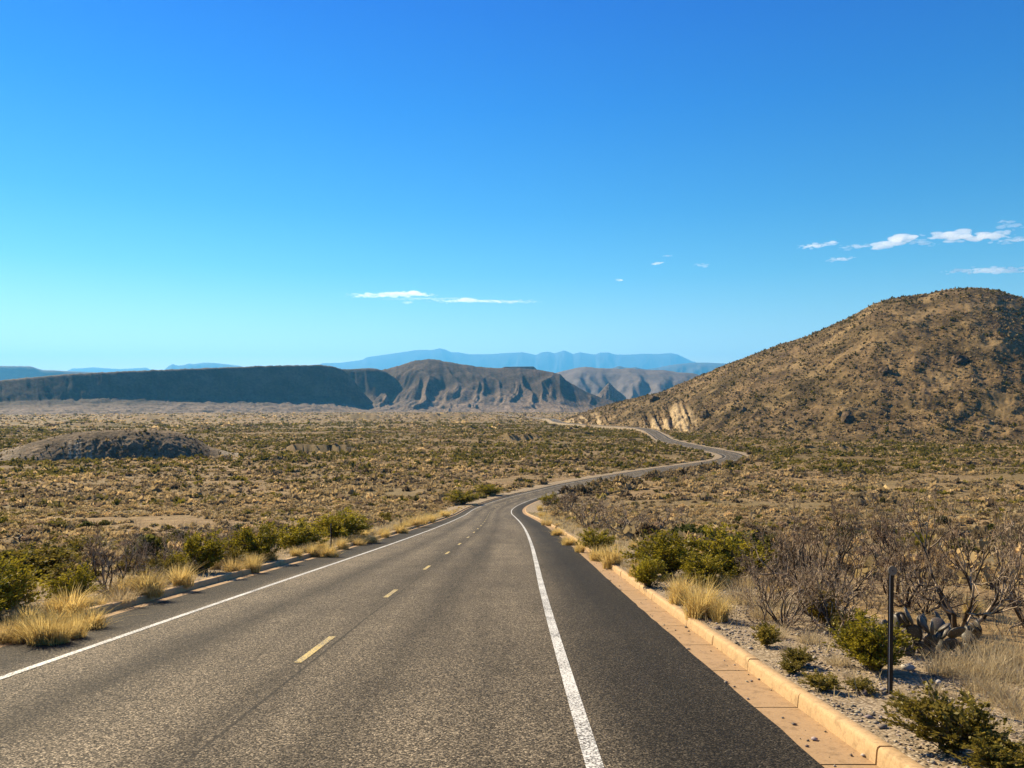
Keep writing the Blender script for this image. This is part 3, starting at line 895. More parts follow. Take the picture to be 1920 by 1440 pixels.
def branchy(seed, n0, depth, L0, r0, lean, up=0.25, kids=(2, 3), ratio=0.72, twig=5):
    """bare branching shrub -> (branch segments, twig segments), then normalised to 1 x 1 x 1"""
    rng = np.random.default_rng(seed)
    big, small = [], []
    def grow(p, d, L, r, k):
        n = 3
        for i in range(n):
            d = d + rng.normal(0, .19, 3); d[2] += up * .12; d /= np.linalg.norm(d)
            q = p + d * L / n
            r2 = r * .93
            (big if k >= 2 else small).append((p, q, r, r2))
            if k <= 1 or rng.uniform() < .5:
                for _ in range(twig if k <= 1 else 1):
                    dd = d + rng.normal(0, .75, 3); dd[2] += .1; dd /= np.linalg.norm(dd)
                    l = L * rng.uniform(.25, .6)
                    m = p + (q - p) * rng.uniform()
                    e = m + dd * l * .55; f = e + (dd + rng.normal(0, .35, 3)) * l * .45
                    small.append((m, e, r2 * .6, r2 * .5)); small.append((e, f, r2 * .5, r2 * .28))
            p, r = q, r2
        if k > 0:
            for _ in range(rng.integers(kids[0], kids[1] + 1)):
                dd = d + rng.normal(0, .48, 3); dd[2] += up * .35; dd /= np.linalg.norm(dd)
                grow(p, dd, L * ratio * rng.uniform(.75, 1.15), r * .74, k - 1)
    for i in range(n0):
        a = 2 * np.pi * (i + rng.uniform(-.3, .3)) / n0
        d = np.array([math.cos(a) * lean, math.sin(a) * lean, rng.uniform(.5, 1.0)]); d /= np.linalg.norm(d)
        grow(np.array([rng.normal(0, .03), rng.normal(0, .03), -.05]), d, L0 * rng.uniform(.8, 1.15), r0 * rng.uniform(.7, 1.1), depth)
    al = np.array([s[1] for s in big + small])
    w = max(np.percentile(np.abs(al[:, :2]), 98) * 2, .1); h = np.percentile(al[:, 2], 99)
    def nrm(sg): return [(np.array(p) / [w, w, h], np.array(q) / [w, w, h], a / w, b / w) for p, q, a, b in sg if q[2] > -.04]
    b, t = tubes(nrm(big), 5), tubes(nrm(small), 3)
    def cols(n, per, dark, light, share):
        k = (rng.uniform(0, 1, n) < share) * rng.uniform(.5, 1, n)
        c = np.array(dark) * (1 - k[:, None]) + np.array(light) * k[:, None]
        return np.repeat(np.concatenate([c, np.ones((n, 1))], 1), per, 0)
    return (mesh('branches', [(b[0], b[1], cols(len(b[0]) // 10, 10, (.065, .042, .024), (.50, .37, .23), .45), 0)], [M_WOOD]),
            mesh('twigs', [(t[0], t[1], cols(len(t[0]) // 6, 6, (.10, .06, .03), (.72, .53, .34), .5), 0)], [M_TWIG]))

def ico(sub=1):
    import bmesh
    bm = bmesh.new(); bmesh.ops.create_icosphere(bm, subdivisions=sub, radius=1.0)
    bm.verts.ensure_lookup_table()
    V = np.array([v.co for v in bm.verts]); Fa = np.array([[v.index for v in f.verts] for f in bm.faces])
    bm.free(); return V, Fa
ICO1, ICO2 = ico(1), ico(2)

def pear_pads(seed, n):
    rng = np.random.default_rng(seed)
    pads = []
    stack = []
    for i in range(max(3, n // 4)):
        a = rng.uniform(0, 6.28); stack.append((np.array([math.cos(a) * rng.uniform(0, .33), math.sin(a) * rng.uniform(0, .33), -.03]), rng.normal(0, .35, 2), 0))
    while stack and len(pads) < n:
        p, tl, lv = stack.pop(0)
        hgt = rng.uniform(.25, .36); wdt = hgt * rng.uniform(.36, .44)
        up = np.array([tl[0], tl[1], 1.0]); up /= np.linalg.norm(up)
        yaw = rng.uniform(0, 6.28); s = np.array([math.cos(yaw), math.sin(yaw), 0]); s = s - up * s.dot(up); s /= np.linalg.norm(s)
        f = np.cross(up, s)
        V = ICO2[0].copy(); V[:, 0] *= wdt * (1 + .22 * V[:, 2]); V[:, 1] *= .034; V[:, 2] = (V[:, 2] + .95) * hgt * .5
        pads.append((p + V[:, :1] * s + V[:, 1:2] * f + V[:, 2:3] * up, ICO2[1]))
        if lv < 2:
            for q in range(rng.integers(1, 4)):
                o = rng.uniform(-.7, .7)
                stack.append((p + up * hgt * (.97 - .25 * abs(o)) + s * wdt * o, tl + rng.normal(0, .4, 2) + s[:2] * o * .5, lv + 1))
    return pads

def shrub_cloud(n, size, rng, flat=0.75):
    """quad centres of a small rounded shrub, unit width; used for mid and far scrub"""
    d = rand_dir(n, rng); d[:, 2] = np.abs(d[:, 2])
    r = rng.uniform(.45, 1.0, n) ** .6 * .5
    c = d * r[:, None] * np.array([1, 1, 2 * flat])
    lob = 1 + .3 * np.sin(3 * np.arctan2(d[:, 1], d[:, 0]) + rng.uniform(0, 6))
    c[:, :2] *= lob[:, None]
    c[:, 2] += .03
    return quads(c, size, rng, d + [0, 0, .35], 1.25)

# ------------------------------------------------------------------ plants: prototypes
CREO = [creosote(101, 60, 8000, .024), creosote(102, 54, 7600, .024), creosote(103, 66, 8400, .024)]
CREO_Y = [creosote(111, 44, 5200, .03, (0.18, 0.145, 0.02), (0.36, 0.27, 0.05)), creosote(112, 48, 5600, .03, (0.17, 0.14, 0.02), (0.33, 0.25, 0.045))]
GOLD = [tuft(201), tuft(202, 760, .22, 1.0), tuft(203, 520, .16, .75), tuft(204, 560, .2, 1.15, ((0.50, 0.35, 0.12), (0.82, 0.62, 0.27))), tuft(205, 480, .25, 1.3, ((0.42, 0.30, 0.12), (0.80, 0.60, 0.25)))]
PALE = [tuft(211, 330, .34, .8, ((0.44, 0.34, 0.19), (0.66, 0.54, 0.34)), .010), tuft(212, 300, .4, 1.0, ((0.40, 0.30, 0.16), (0.62, 0.50, 0.30)), .010)]
BARE = [branchy(301, 9, 4, .55, .032, .75, twig=3), branchy(302, 11, 3, .6, .028, .95, twig=3), branchy(303, 12, 3, .6, .028, 1.05, twig=2)]
TREE = branchy(311, 5, 5, .5, .042, .75, .3, twig=2)

def plant(name, protos, i, px, py, wpx, hpx, label, cat, group=None, parts=None, rz=None, xy=None):
    """stand a plant on the ground seen at photo pixel (px, py); its size from its size in the photo"""
    x, y, z = ground_hit(px, py)
    if px < 960 and isinstance(protos[0], tuple) and y < 60:      # the thicket stands a little back from the kerb
        x -= 0.9; y += 0.5
        z = float(ground(np.array([x]), np.array([y]))[0])
    w, h = wpx / F * y, hpx / F * y
    pr = protos[i % len(protos)]
    rz = random.uniform(0, 6.28) if rz is None else rz
    if isinstance(pr, tuple):
        o = empty(name, (x, y, z))
        for nm, m in zip(parts, pr): obj(nm, m, o)
    else:
        o = obj(name, pr); o.location = (x, y, z)
    o.rotation_euler.z = rz; o.scale = (w, w, h)
    return tag(o, label, cat, group)

def ground_hit(px, py):
    u, dy, dz = rayd(px, py)
    Y = np.geomspace(3, 400, 1400)
    t = Y / dy
    X = u * t; Zr = CZ + dz * t
    Zg = ground(X, Y)
    i = int(np.argmax(Zr < Zg))
    return float(X[i]), float(Y[i]), float(Zg[i])

SL = ('stems', 'leaves'); BT = ('branches', 'twigs')
PLACED = []
def C_(i, px, py, w, h, label, yel=False):
    PLACED.append(plant('creosote_bush' if not yel else 'yellow_green_shrub', CREO_Y if yel else CREO, i, px, py, w, h, label, 'shrub', None, SL))
def G_(i, px, py, w, h, label, group=None, pale=False):
    PLACED.append(plant('dry_grass_tuft', PALE if pale else GOLD, i, px, py, w, h, label, 'grass tuft', group))
def B_(i, px, py, w, h, label, proto=None):
    PLACED.append(plant('bare_shrub', BARE if proto is None else [proto], i, px, py, w, h, label, 'bare shrub', None, BT))

# right of the road
C_(0, 1252, 1082, 140, 86, 'big dark green bush behind the golden grass on the right verge')
C_(2, 1375, 1086, 165, 86, 'wide olive green bush beside the bare twiggy shrubs on the right')
C_(1, 1320, 1100, 110, 60, 'low olive bush between the two big green bushes')
C_(0, 1120, 1036, 78, 42, 'small green bush nearest the curve of the right kerb')
C_(1, 1216, 1106, 78, 54, 'round dark green bush casting its shadow on the right kerb')
C_(2, 1640, 1256, 135, 98, 'dense bright green bush at the foot of the marker post')
C_(0, 1785, 1412, 190, 112, 'sprawling green bush on gravel in the lower right corner', True)
C_(1, 1880, 1450, 160, 70, 'low yellow-green mat cut off by the lower right edge', True)
C_(0, 1545, 1172, 75, 74, 'thin yellow-green shrub under the bare branches', True)
C_(1, 1500, 1250, 60, 34, 'tiny olive shrub on gravel behind the right kerb', True)
C_(0, 1545, 1296, 75, 32, 'low olive sprig on gravel left of the marker post', True)
C_(1, 1615, 1300, 60, 26, 'tiny weedy sprig at the base of the marker post', True)
C_(0, 1436, 1212, 60, 44, 'straggly yellow-green shrub close behind the right kerb', True)
C_(2, 1030, 948, 40, 22, 'small green bush inside the road bend', False)
G_(0, 1150, 1066, 84, 52, 'bright golden grass clump behind the curve of the right kerb')
G_(1, 1122, 1052, 52, 36, 'small golden tuft left of the bright clump on the right verge')
G_(2, 1196, 1082, 60, 38, 'pale straw tuft between the kerb and the big dark green bush')
G_(1, 1312, 1158, 100, 92, 'tall golden grass clump beside the right kerb')
G_(0, 1275, 1132, 84, 62, 'straw grass clump just behind the tall golden clump')
G_(2, 1352, 1166, 74, 56, 'yellowed grass clump right of the tall golden clump')
G_(0, 1392, 1132, 84, 52, 'faded straw clump under the wide olive bush', None, True)
G_(1, 1440, 1160, 84, 48, 'faded straw clump under the low bare branches', None, True)
for px, py, w, h in ((1066, 1022, 40, 24), (1046, 1004, 34, 20), (1028, 986, 28, 18), (1016, 970, 24, 16), (1090, 1036, 40, 24), (1012, 958, 22, 14)):
    G_(px, px, py, w, h, 'short straw tuft edging the right kerb near the bend', 'straw tufts edging the right kerb')
for px, py, w, h in ((1760, 1262, 90, 46), (1805, 1268, 96, 52), (1850, 1266, 100, 60), (1900, 1280, 110, 66), (1845, 1300, 100, 50), (1895, 1322, 110, 52), (1795, 1246, 84, 50), (1870, 1245, 90, 60),
                     (1915, 1250, 90, 70), (1825, 1236, 80, 56), (1915, 1345, 90, 40)):
    G_(px, px, py, w, h, 'pale wispy grass tuft right of the prickly pear', 'pale grass on the lower right verge', True)
for px, py, w, h in ((60, 1202, 96, 50), (112, 1206, 90, 46), (106, 1174, 110, 50), (166, 1176, 96, 44), (4, 1204, 84, 46), (52, 1182, 84, 40)):
    G_(px, px, py, w, h, 'yellow grass clump in the shaggy mass over the near left kerb', 'shaggy yellow grass over the near left kerb')
for px, py, w, h in ((1482, 1228, 56, 26), (1568, 1248, 60, 28), (1604, 1276, 50, 22), (1716, 1322, 64, 26), (1752, 1300, 60, 26), (1862, 1372, 84, 34), (1520, 1206, 60, 34), (1590, 1216, 60, 32), (1460, 1196, 56, 34)):
    G_(px, px, py, w, h, 'thin straw tuft on the gravel around the marker post', 'thin straw tufts on the gravel', True)
C_(1, 1700, 1336, 70, 22, 'flat green sprig right below the marker post', True)
C_(0, 1480, 1262, 50, 24, 'flat olive sprig closest to the right kerb on the gravel', True)
C_(1, 1596, 1196, 80, 50, 'ragged yellow-green shrub left of the dense bright green bush', True)
B_(0, 1535, 1158, 250, 226, 'large bare twiggy bush left of the marker post')
B_(1, 1470, 1176, 170, 116, 'low spreading bare bush beside the right kerb')
B_(0, 1735, 1150, 150, 150, 'slender bare bush between the post and the bare tree')
PLACED.append(plant('bare_tree', [TREE], 0, 1798, 1190, 300, 268, 'tall bare mesquite with crooked dark limbs at the right', 'bare tree', None, BT))
B_(0, 1695, 1138, 220, 190, 'pale-branched bare bush rising right of the marker post')
B_(0, 1925, 1180, 260, 240, 'tall bare bush half outside the right edge')
B_(2, 1570, 1190, 210, 130, 'low bare tangle in front of the large twiggy bush')
B_(1, 1440, 1136, 150, 96, 'small bare tangle right of the faded straw clump')
B_(0, 1465, 1090, 150, 110, 'reddish bare bush between the wide olive bush and the twiggy bush')
B_(2, 1580, 1110, 170, 110, 'brown bare bush behind the large twiggy bush')
B_(1, 1105, 990, 110, 56, 'brown twiggy brush behind the bend on the right')
B_(2, 1170, 1004, 130, 62, 'grey-brown twiggy brush left of the big dark green bush')
B_(0, 1062, 962, 90, 42, 'brown twiggy brush close inside the road bend')
B_(2, 1240, 992, 110, 46, 'thin brown brush behind the big dark green bush')
# left of the road
C_(0, 40, 1168, 190, 108, 'large dark green bush at the left edge behind the yellow grass')
C_(1, 110, 1086, 170, 66, 'olive bush in the wash behind the large dark green one', True)
C_(2, 185, 1058, 120, 48, 'yellow-green bush lying furthest back in the wash', True)
C_(2, 190, 1140, 90, 60, 'small green bush between the yellow grass and the left kerb')
C_(1, 425, 1082, 96, 74, 'green bush behind the left kerb beside the bare stems')
C_(0, 355, 1102, 80, 48, 'olive bush among the bare stems on the left verge', True)
C_(0, 520, 1056, 104, 68, 'dark green bush just left of the nearer left post')
C_(2, 590, 1034, 92, 52, 'green bush touching the nearer left post')
C_(1, 668, 1014, 120, 54, 'wide green bush right of the nearer left post')
C_(1, 480, 1074, 60, 40, 'small yellow-green shrub at the left kerb', True)
C_(0, 868, 946, 70, 26, 'green bush far along the left verge before the bend')
C_(1, 918, 929, 60, 20, 'low green bush on the outside of the bend')
G_(1, 130, 1164, 120, 58, 'golden grass mop drooping over the near end of the left kerb')
G_(0, 84, 1208, 110, 66, 'bright yellow grass clump hiding the left gutter')
G_(2, 140, 1196, 70, 48, 'yellow grass clump spilling onto the left shoulder')
G_(1, 28, 1196, 84, 46, 'yellow grass at the left edge above the kerb')
G_(0, 272, 1124, 110, 52, 'golden grass clump under the bare stems at the left kerb')
G_(2, 338, 1106, 84, 46, 'straw clump behind the left kerb right of the bare stems')
G_(1, 222, 1138, 70, 36, 'brownish grass at the near end of the dark left kerb', None, True)
G_(0, 472, 1074, 60, 40, 'golden tuft at the left kerb below the green bushes')
for px, py, w, h in ((585, 1044, 46, 28), (616, 1044, 50, 34), (640, 1030, 44, 24), (668, 1022, 44, 20), (694, 1018, 44, 22), (722, 1008, 40, 18), (750, 1000, 44, 20), (778, 988, 50, 24), (806, 978, 46, 20), (832, 969, 40, 16), (556, 1048, 40, 24)):
    G_(px, px, py, w, h, 'golden tuft in the row along the far left kerb', 'golden tufts along the far left kerb')
B_(0, 258, 1118, 170, 116, 'bare brown bush behind the dark left kerb')
B_(1, 335, 1090, 120, 86, 'twiggy bare bush in the middle of the left verge thicket')
B_(2, 400, 1070, 140, 84, 'bare brown bush left of the green roadside bushes')
B_(0, 455, 1056, 90, 66, 'upright bare bush behind the green roadside bushes')

def verge_tufts():
    rng = np.random.default_rng(333)
    for side, y0, y1, step, umin, umax in ((-1, 12, 150, .58, -5.35, -6.7), (1, 15, 100, .62, 6.25, 9.6)):
        y = y0
        while y < y1:
            y += step * rng.uniform(.3, 1.7) * (1 + y / 70)
            u = umin + (umax - umin) * rng.uniform(0, 1) ** 1.3
            x, yy = along(np.array([y]), np.array([u]))
            z = float(ground(x, yy, np.array([u]))[0])
            gold = rng.uniform() < (.7 if abs(u - umin) < .6 else .4)
            pr = GOLD if gold else PALE
            o = obj('dry_grass_tuft', pr[rng.integers(0, len(pr))])
            h = rng.uniform(.22, .55); w = h * rng.uniform(1.1, 1.9)
            o.location = (x[0], yy[0], z - .01); o.scale = (w, w, h); o.rotation_euler = (rng.normal(0, .12), rng.normal(0, .12), rng.uniform(0, 6.28))
            if side > 0 and y < 32 and rng.uniform() < .5:        # some stand further back among the bare shrubs
                u2 = rng.uniform(7.5, 14.5); x, yy = along(np.array([y]), np.array([u2])); o.location = (x[0], yy[0], float(ground(x, yy, np.array([u2]))[0]) - .01)
            if side < 0: tag(o, 'dry grass tuft in the ragged fringe behind the left kerb', 'grass tuft', 'dry grass fringe behind the left kerb')
            else: tag(o, 'dry grass tuft scattered on the verge behind the right kerb', 'grass tuft', 'dry grass scattered on the right verge')

# prickly pears near the road, pad by pad
def prickly(px, py, wpx, n, seed, label):
    x, y, z = ground_hit(px, py)
    o = empty('prickly_pear', (x, y, z)); s = wpx / F * y
    o.scale = (s, s, s)
    for v, f in pear_pads(seed, n):
        obj('pad', mesh('pad', [(v, f, None, 0)], [M_PEAR], True), o)
    PLACED.append(tag(o, label, 'cactus'))
prickly(1742, 1232, 108, 30, 1, 'dark prickly pear clump right of the marker post')
prickly(1822, 1222, 84, 20, 2, 'smaller prickly pear beneath the bare mesquite')

# ------------------------------------------------------------------ marker posts
def post(px, py, hpx, label, disc):
    x, y, z = ground_hit(px, py)
    H = hpx / F * y
    o = empty('marker_post', (x, y, z))
    w, d, t = .018, .022, .004
    sec = [(-w - .010, d), (-w, d), (-w, 0), (w, 0), (w, d), (w + .010, d), (w + .010, d - t), (w + t, d - t), (w + t, -t), (-w - t, -t), (-w - t, d - t), (-w - .010, d - t)]
    P = np.array(sec)
    V = np.concatenate([np.c_[P, np.full(len(P), -.25)], np.c_[P, np.full(len(P), H)]])
    n = len(P); j = np.arange(n); k2 = (j + 1) % n
    fa = np.stack([j, k2, k2 + n, j + n], 1)
    cap = np.array([[0, 1, 10, 11], [1, 2, 9, 10], [2, 3, 8, 9], [3, 4, 7, 8], [4, 5, 6, 7]])[:, ::-1] + n
    obj('channel', mesh('channel', [(V, fa, None, 0), (V, cap, None, 0)], [M_STEEL]), o)
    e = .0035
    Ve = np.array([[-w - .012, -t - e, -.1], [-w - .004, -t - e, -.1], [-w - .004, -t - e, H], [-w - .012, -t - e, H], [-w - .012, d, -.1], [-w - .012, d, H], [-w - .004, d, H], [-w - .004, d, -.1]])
    obj('lit_edge', mesh('lit_edge', [(Ve, np.array([[0, 1, 2, 3]]), None, 0)], [M_LITEDGE]), o)  # flat pale strip, the sunlit flange edge painted on
    for q in range(14 if disc else 0):
        zc = .12 + q * (H - .25) / 14
        a = np.arange(8) * np.pi / 4
        obj('bolt_hole', mesh('bolt_hole', [(np.stack([np.cos(a) * .0045, np.full(8, -t - .0012), zc + np.sin(a) * .0045], 1), np.array([[0, 1, 2, 3], [0, 3, 4, 7], [4, 5, 6, 7]]), None, 0)], [M_BLACK]), o)
    R = .052 if disc else .045
    a = np.arange(32) * 2 * np.pi / 32
    ring = np.stack([np.cos(a) * R, np.full(32, -t - .012), np.sin(a) * R + H - .02], 1)
    back = ring + [0, .008, 0]
    V = np.concatenate([ring, back, [[0, -t - .014, H - .02]]])
    j = np.arange(32); k2 = (j + 1) % 32
    dsk = obj('reflector_disc', mesh('reflector_disc', [(V, np.stack([j, j + 32, k2 + 32, k2], 1), None, 0), (V, np.stack([j, k2, np.full(32, 64)], 1), None, 0), (V, (np.arange(32)[::-1] + 32)[None, :] if False else np.stack([k2 + 32, j + 32, np.full(32, 32)], 1)[1:-1], None, 0)], [M_DISC]), o)
    v, f = ICO1
    obj('bolt', mesh('bolt', [(v * [.007, .005, .007] + [0, -t - .015, H - .02], f, None, 0)], [M_BLACK], True), dsk)
    o.rotation_euler = (0, math.radians(1.2 if disc else -1.0), math.radians(6))
    tag(o, label, 'marker post', 'marker posts beside the road')
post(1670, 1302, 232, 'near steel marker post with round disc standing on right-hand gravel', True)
post(621, 1030, 44, 'nearer of the two dark marker posts behind the left kerb', False)
post(752, 997, 24, 'further small marker post in grass behind the left kerb', False)

# ------------------------------------------------------------------ stones
def stone(px, py, wpx, label, seed):
    x, y, z = ground_hit(px, py)
    rng = np.random.default_rng(seed)
    v, f = ICO2
    s = wpx / F * y / 2
    n = 1 + .22 * fbm(v[:, 0] * 1.7 + seed, v[:, 1] * 1.7 + v[:, 2], 2, seed)
    me = mesh('stone', [(v * n[:, None] * [s, s * .8, s * .62], f, (0.56, 0.50, 0.42, 1), 0)], [M_STONE])
    o = obj('stone', me); o.location = (x, y, z + s * .3); o.rotation_euler.z = rng.uniform(0, 6)
    tag(o, label, 'stone')
stone(1702, 1256, 24, 'pale round stone on gravel right of the post', 1)
stone(1786, 1180, 22, 'whitish stone under the bare mesquite', 2)
stone(1760, 1282, 14, 'small pale stone at the edge of the pale grass', 3)

def along(y, u):
    """points at lateral u beside the centre line where it passes y (near, single-valued stretch)"""
    m = RC[:, 1] < 200
    yy = RC[m, 1]
    return np.interp(y, yy, RC[m, 0]) + np.interp(y, yy, RN[m, 0]) * u, y + np.interp(y, yy, RN[m, 1]) * u

def gravel():
    rng = np.random.default_rng(77)
    n = 26000
    y = 3.5 + 26 * rng.uniform(0, 1, n) ** 1.5
    u = np.where(rng.uniform(0, 1, n) < .006, rng.uniform(R_EDGE, R_KERB, n), rng.uniform(R_BACK + .02, 10.2, n))
    x, yy = along(y, u)
    keep = fbm(x * .8, yy * .8, 2, 61) > -.35
    x, yy, u = x[keep], yy[keep], u[keep]
    n = len(x)
    z = verge_z(x, yy, u)
    o8 = np.array([[1, 0, 0], [-1, 0, 0], [0, 1, 0], [0, -1, 0], [0, 0, 1], [0, 0, -1]], float)
    f8 = np.array([[0, 2, 4], [2, 1, 4], [1, 3, 4], [3, 0, 4], [2, 0, 5], [1, 2, 5], [3, 1, 5], [0, 3, 5]])
    s = rng.lognormal(math.log(.0125), .5, n)
    a = rng.uniform(0, 6.28, n); ca, sa = np.cos(a), np.sin(a)
    V = o8[None] * (s[:, None, None] * rng.uniform(.55, 1.3, (n, 6, 1))) * [1.2, .9, .6]
    X = V[:, :, 0] * ca[:, None] - V[:, :, 1] * sa[:, None] + x[:, None]
    Y = V[:, :, 0] * sa[:, None] + V[:, :, 1] * ca[:, None] + yy[:, None]
    Z = V[:, :, 2] + z[:, None] + s[:, None] * .25
    V = np.stack([X, Y, Z], -1).reshape(-1, 3)
    Fa = (np.arange(n)[:, None, None] * 6 + f8[None]).reshape(-1, 3)
    g = rng.uniform(.10, .52, n)
    C = np.stack([g, g * rng.uniform(.78, .88, n), g * rng.uniform(.56, .72, n), np.ones(n)], 1)
    tag(obj('gravel', mesh('gravel', [(V, Fa, np.repeat(C, 6, 0), 0)], [M_STONE])), 'loose pale gravel on the verge behind the right kerb', 'gravel', kind='stuff')
def thicket():
    rng = np.random.default_rng(444)
    y = 11.0
    while y < 75:
        y += rng.uniform(.3, 1.0) * (1 + y / 60)
        u = -rng.uniform(6.3, 12.5) if y > 16 else -rng.uniform(6.6, 9)
        x, yy = along(np.array([y]), np.array([u])); z = float(ground(x, yy, np.array([u]))[0])
        k = rng.uniform()
        if k < .62:
            o = empty('roadside_shrub', (x[0], yy[0], z - .02)); pr = CREO_Y[rng.integers(0, 2)]; nm = SL
            w = rng.uniform(.6, 1.4); h = w * rng.uniform(.5, .8)
            tag(o, 'low yellow-green shrub filling the thicket left of the road', 'shrub', 'yellow-green shrubs in the left thicket')
        else:
            o = empty('twiggy_shrub', (x[0], yy[0], z - .02)); pr = BARE[rng.integers(0, 3)]; nm = BT
            w = rng.uniform(.7, 1.5); h = w * rng.uniform(.55, .9)
            tag(o, 'small bare twiggy shrub filling the thicket left of the road', 'bare shrub', 'twiggy shrubs in the left thicket')
        for n_, m in zip(nm, pr): obj(n_, m, o)
        o.scale = (w, w, h); o.rotation_euler.z = rng.uniform(0, 6.28)
gravel()
verge_tufts()
thicket()

def verge_grass():
    """thin dry grass and litter on both verges"""
    rng = np.random.default_rng(78)
    n = 60000
    y = 3.5 + 120 * rng.uniform(0, 1, n) ** 1.7
    sd = rng.uniform(0, 1, n) < .55
    u = np.where(sd, rng.uniform(R_BACK + .05, 16, n), -rng.uniform(-L_BACK + .02, 15, n))
    x, yy = along(y, u)
    k = fbm(x * .55, yy * .55, 3, 66) + np.where(sd, np.where(yy < 12.5, sstep(7.0, 9.5, u) * .5 - .14, .32), .35)
    keep = k > .0
    x, yy, u = x[keep], yy[keep], u[keep]
    z = ground(x, yy, u); n = len(x)
    L = rng.uniform(.06, .26, n) * (1 + .3 * (yy > 30)); a = rng.uniform(0, 6.28, n); ln = rng.uniform(.1, 1.3, n)
    d = np.stack([np.cos(a) * ln, np.sin(a) * ln, np.ones(n)], 1); d /= np.linalg.norm(d, axis=1)[:, None]
    sdv = np.stack([-np.sin(a), np.cos(a), np.zeros(n)], 1) * (.004 + .00028 * yy)[:, None]
    b = np.stack([x, yy, z - .01], 1)
    V = np.stack([b - sdv, b + sdv, b + d * L[:, None] + sdv * .3, b + d * L[:, None] - sdv * .3], 1).reshape(-1, 3)
    kk = rng.uniform(0, 1, n)[:, None]
    c = np.array([.36, .27, .13]) * (1 - kk) + np.array([.66, .54, .32]) * kk
    C = np.repeat(np.concatenate([c, np.ones((n, 1))], 1), 4, 0)
    tag(obj('dry_grass', mesh('dry_grass', [(V, np.arange(4 * n).reshape(n, 4), C, 0)], [M_STRAW])), 'sparse dry grass blades scattered over both verges', 'dry grass', kind='stuff')
verge_grass()

# ------------------------------------------------------------------ scrub
PAL = np.array([[.50, .355, .165], [.40, .29, .15], [.29, .22, .13], [.24, .19, .055], [.185, .15, .022], [.60, .43, .21], [.15, .105, .06], [.36, .25, .155]])
def bush_colours(x, y, rng):
    n = len(x)
    g = fbm(x / 40, y / 26, 3, 71)                     # greener belts
    r = np.hypot(x, y)
    g = g + .55 * sstep(270, 360, r) * sstep(1400, 750, r) * (.75 + fbm(x / 160, y / 60, 2, 73)) - .10 * sstep(250, 150, r)
    st = fbm(x / 70, y / 28, 3, 79)
    p = rng.uniform(0, 1, n)
    idx = np.where(p < .27, 0, np.where(p < .49, 1, np.where(p < .63, 2, np.where(p < .70, 3, np.where(p < .74, 4, np.where(p < .87, 5, np.where(p < .93, 6, 7)))))))
    idx = np.where((g > .24) & (rng.uniform(0, 1, n) < .66), np.where(rng.uniform(0, 1, n) < .5, 4, 3), idx)
    idx = np.where((st > .30) & (rng.uniform(0, 1, n) < .75), np.where(rng.uniform(0, 1, n) < .5, 5, 0), idx)
    idx = np.where((st < -.42) & (rng.uniform(0, 1, n) < .6), np.where(rng.uniform(0, 1, n) < .5, 6, 2), idx)
    return PAL[idx] * np.clip(np.exp(rng.normal(0, .28, (n, 1))), .5, 1.55)

def scatter(n, r0, r1, pw, rng, maxaz=36.5):
    a = np.radians(rng.uniform(-maxaz, maxaz, n))
    r = (rng.uniform(0, 1, n) * (r1 ** pw - r0 ** pw) + r0 ** pw) ** (1 / pw)
    return r * np.sin(a), r * np.cos(a)

PTS_PLACED = [(o.location.x, o.location.y, max(o.scale.x * .35, .15)) for o in PLACED]
def clear_of_placed(x, y):
    ok = np.ones(len(x), bool)
    for px, py, r in PTS_PLACED:
        ok &= (x - px) ** 2 + (y - py) ** 2 > r * r
    return ok

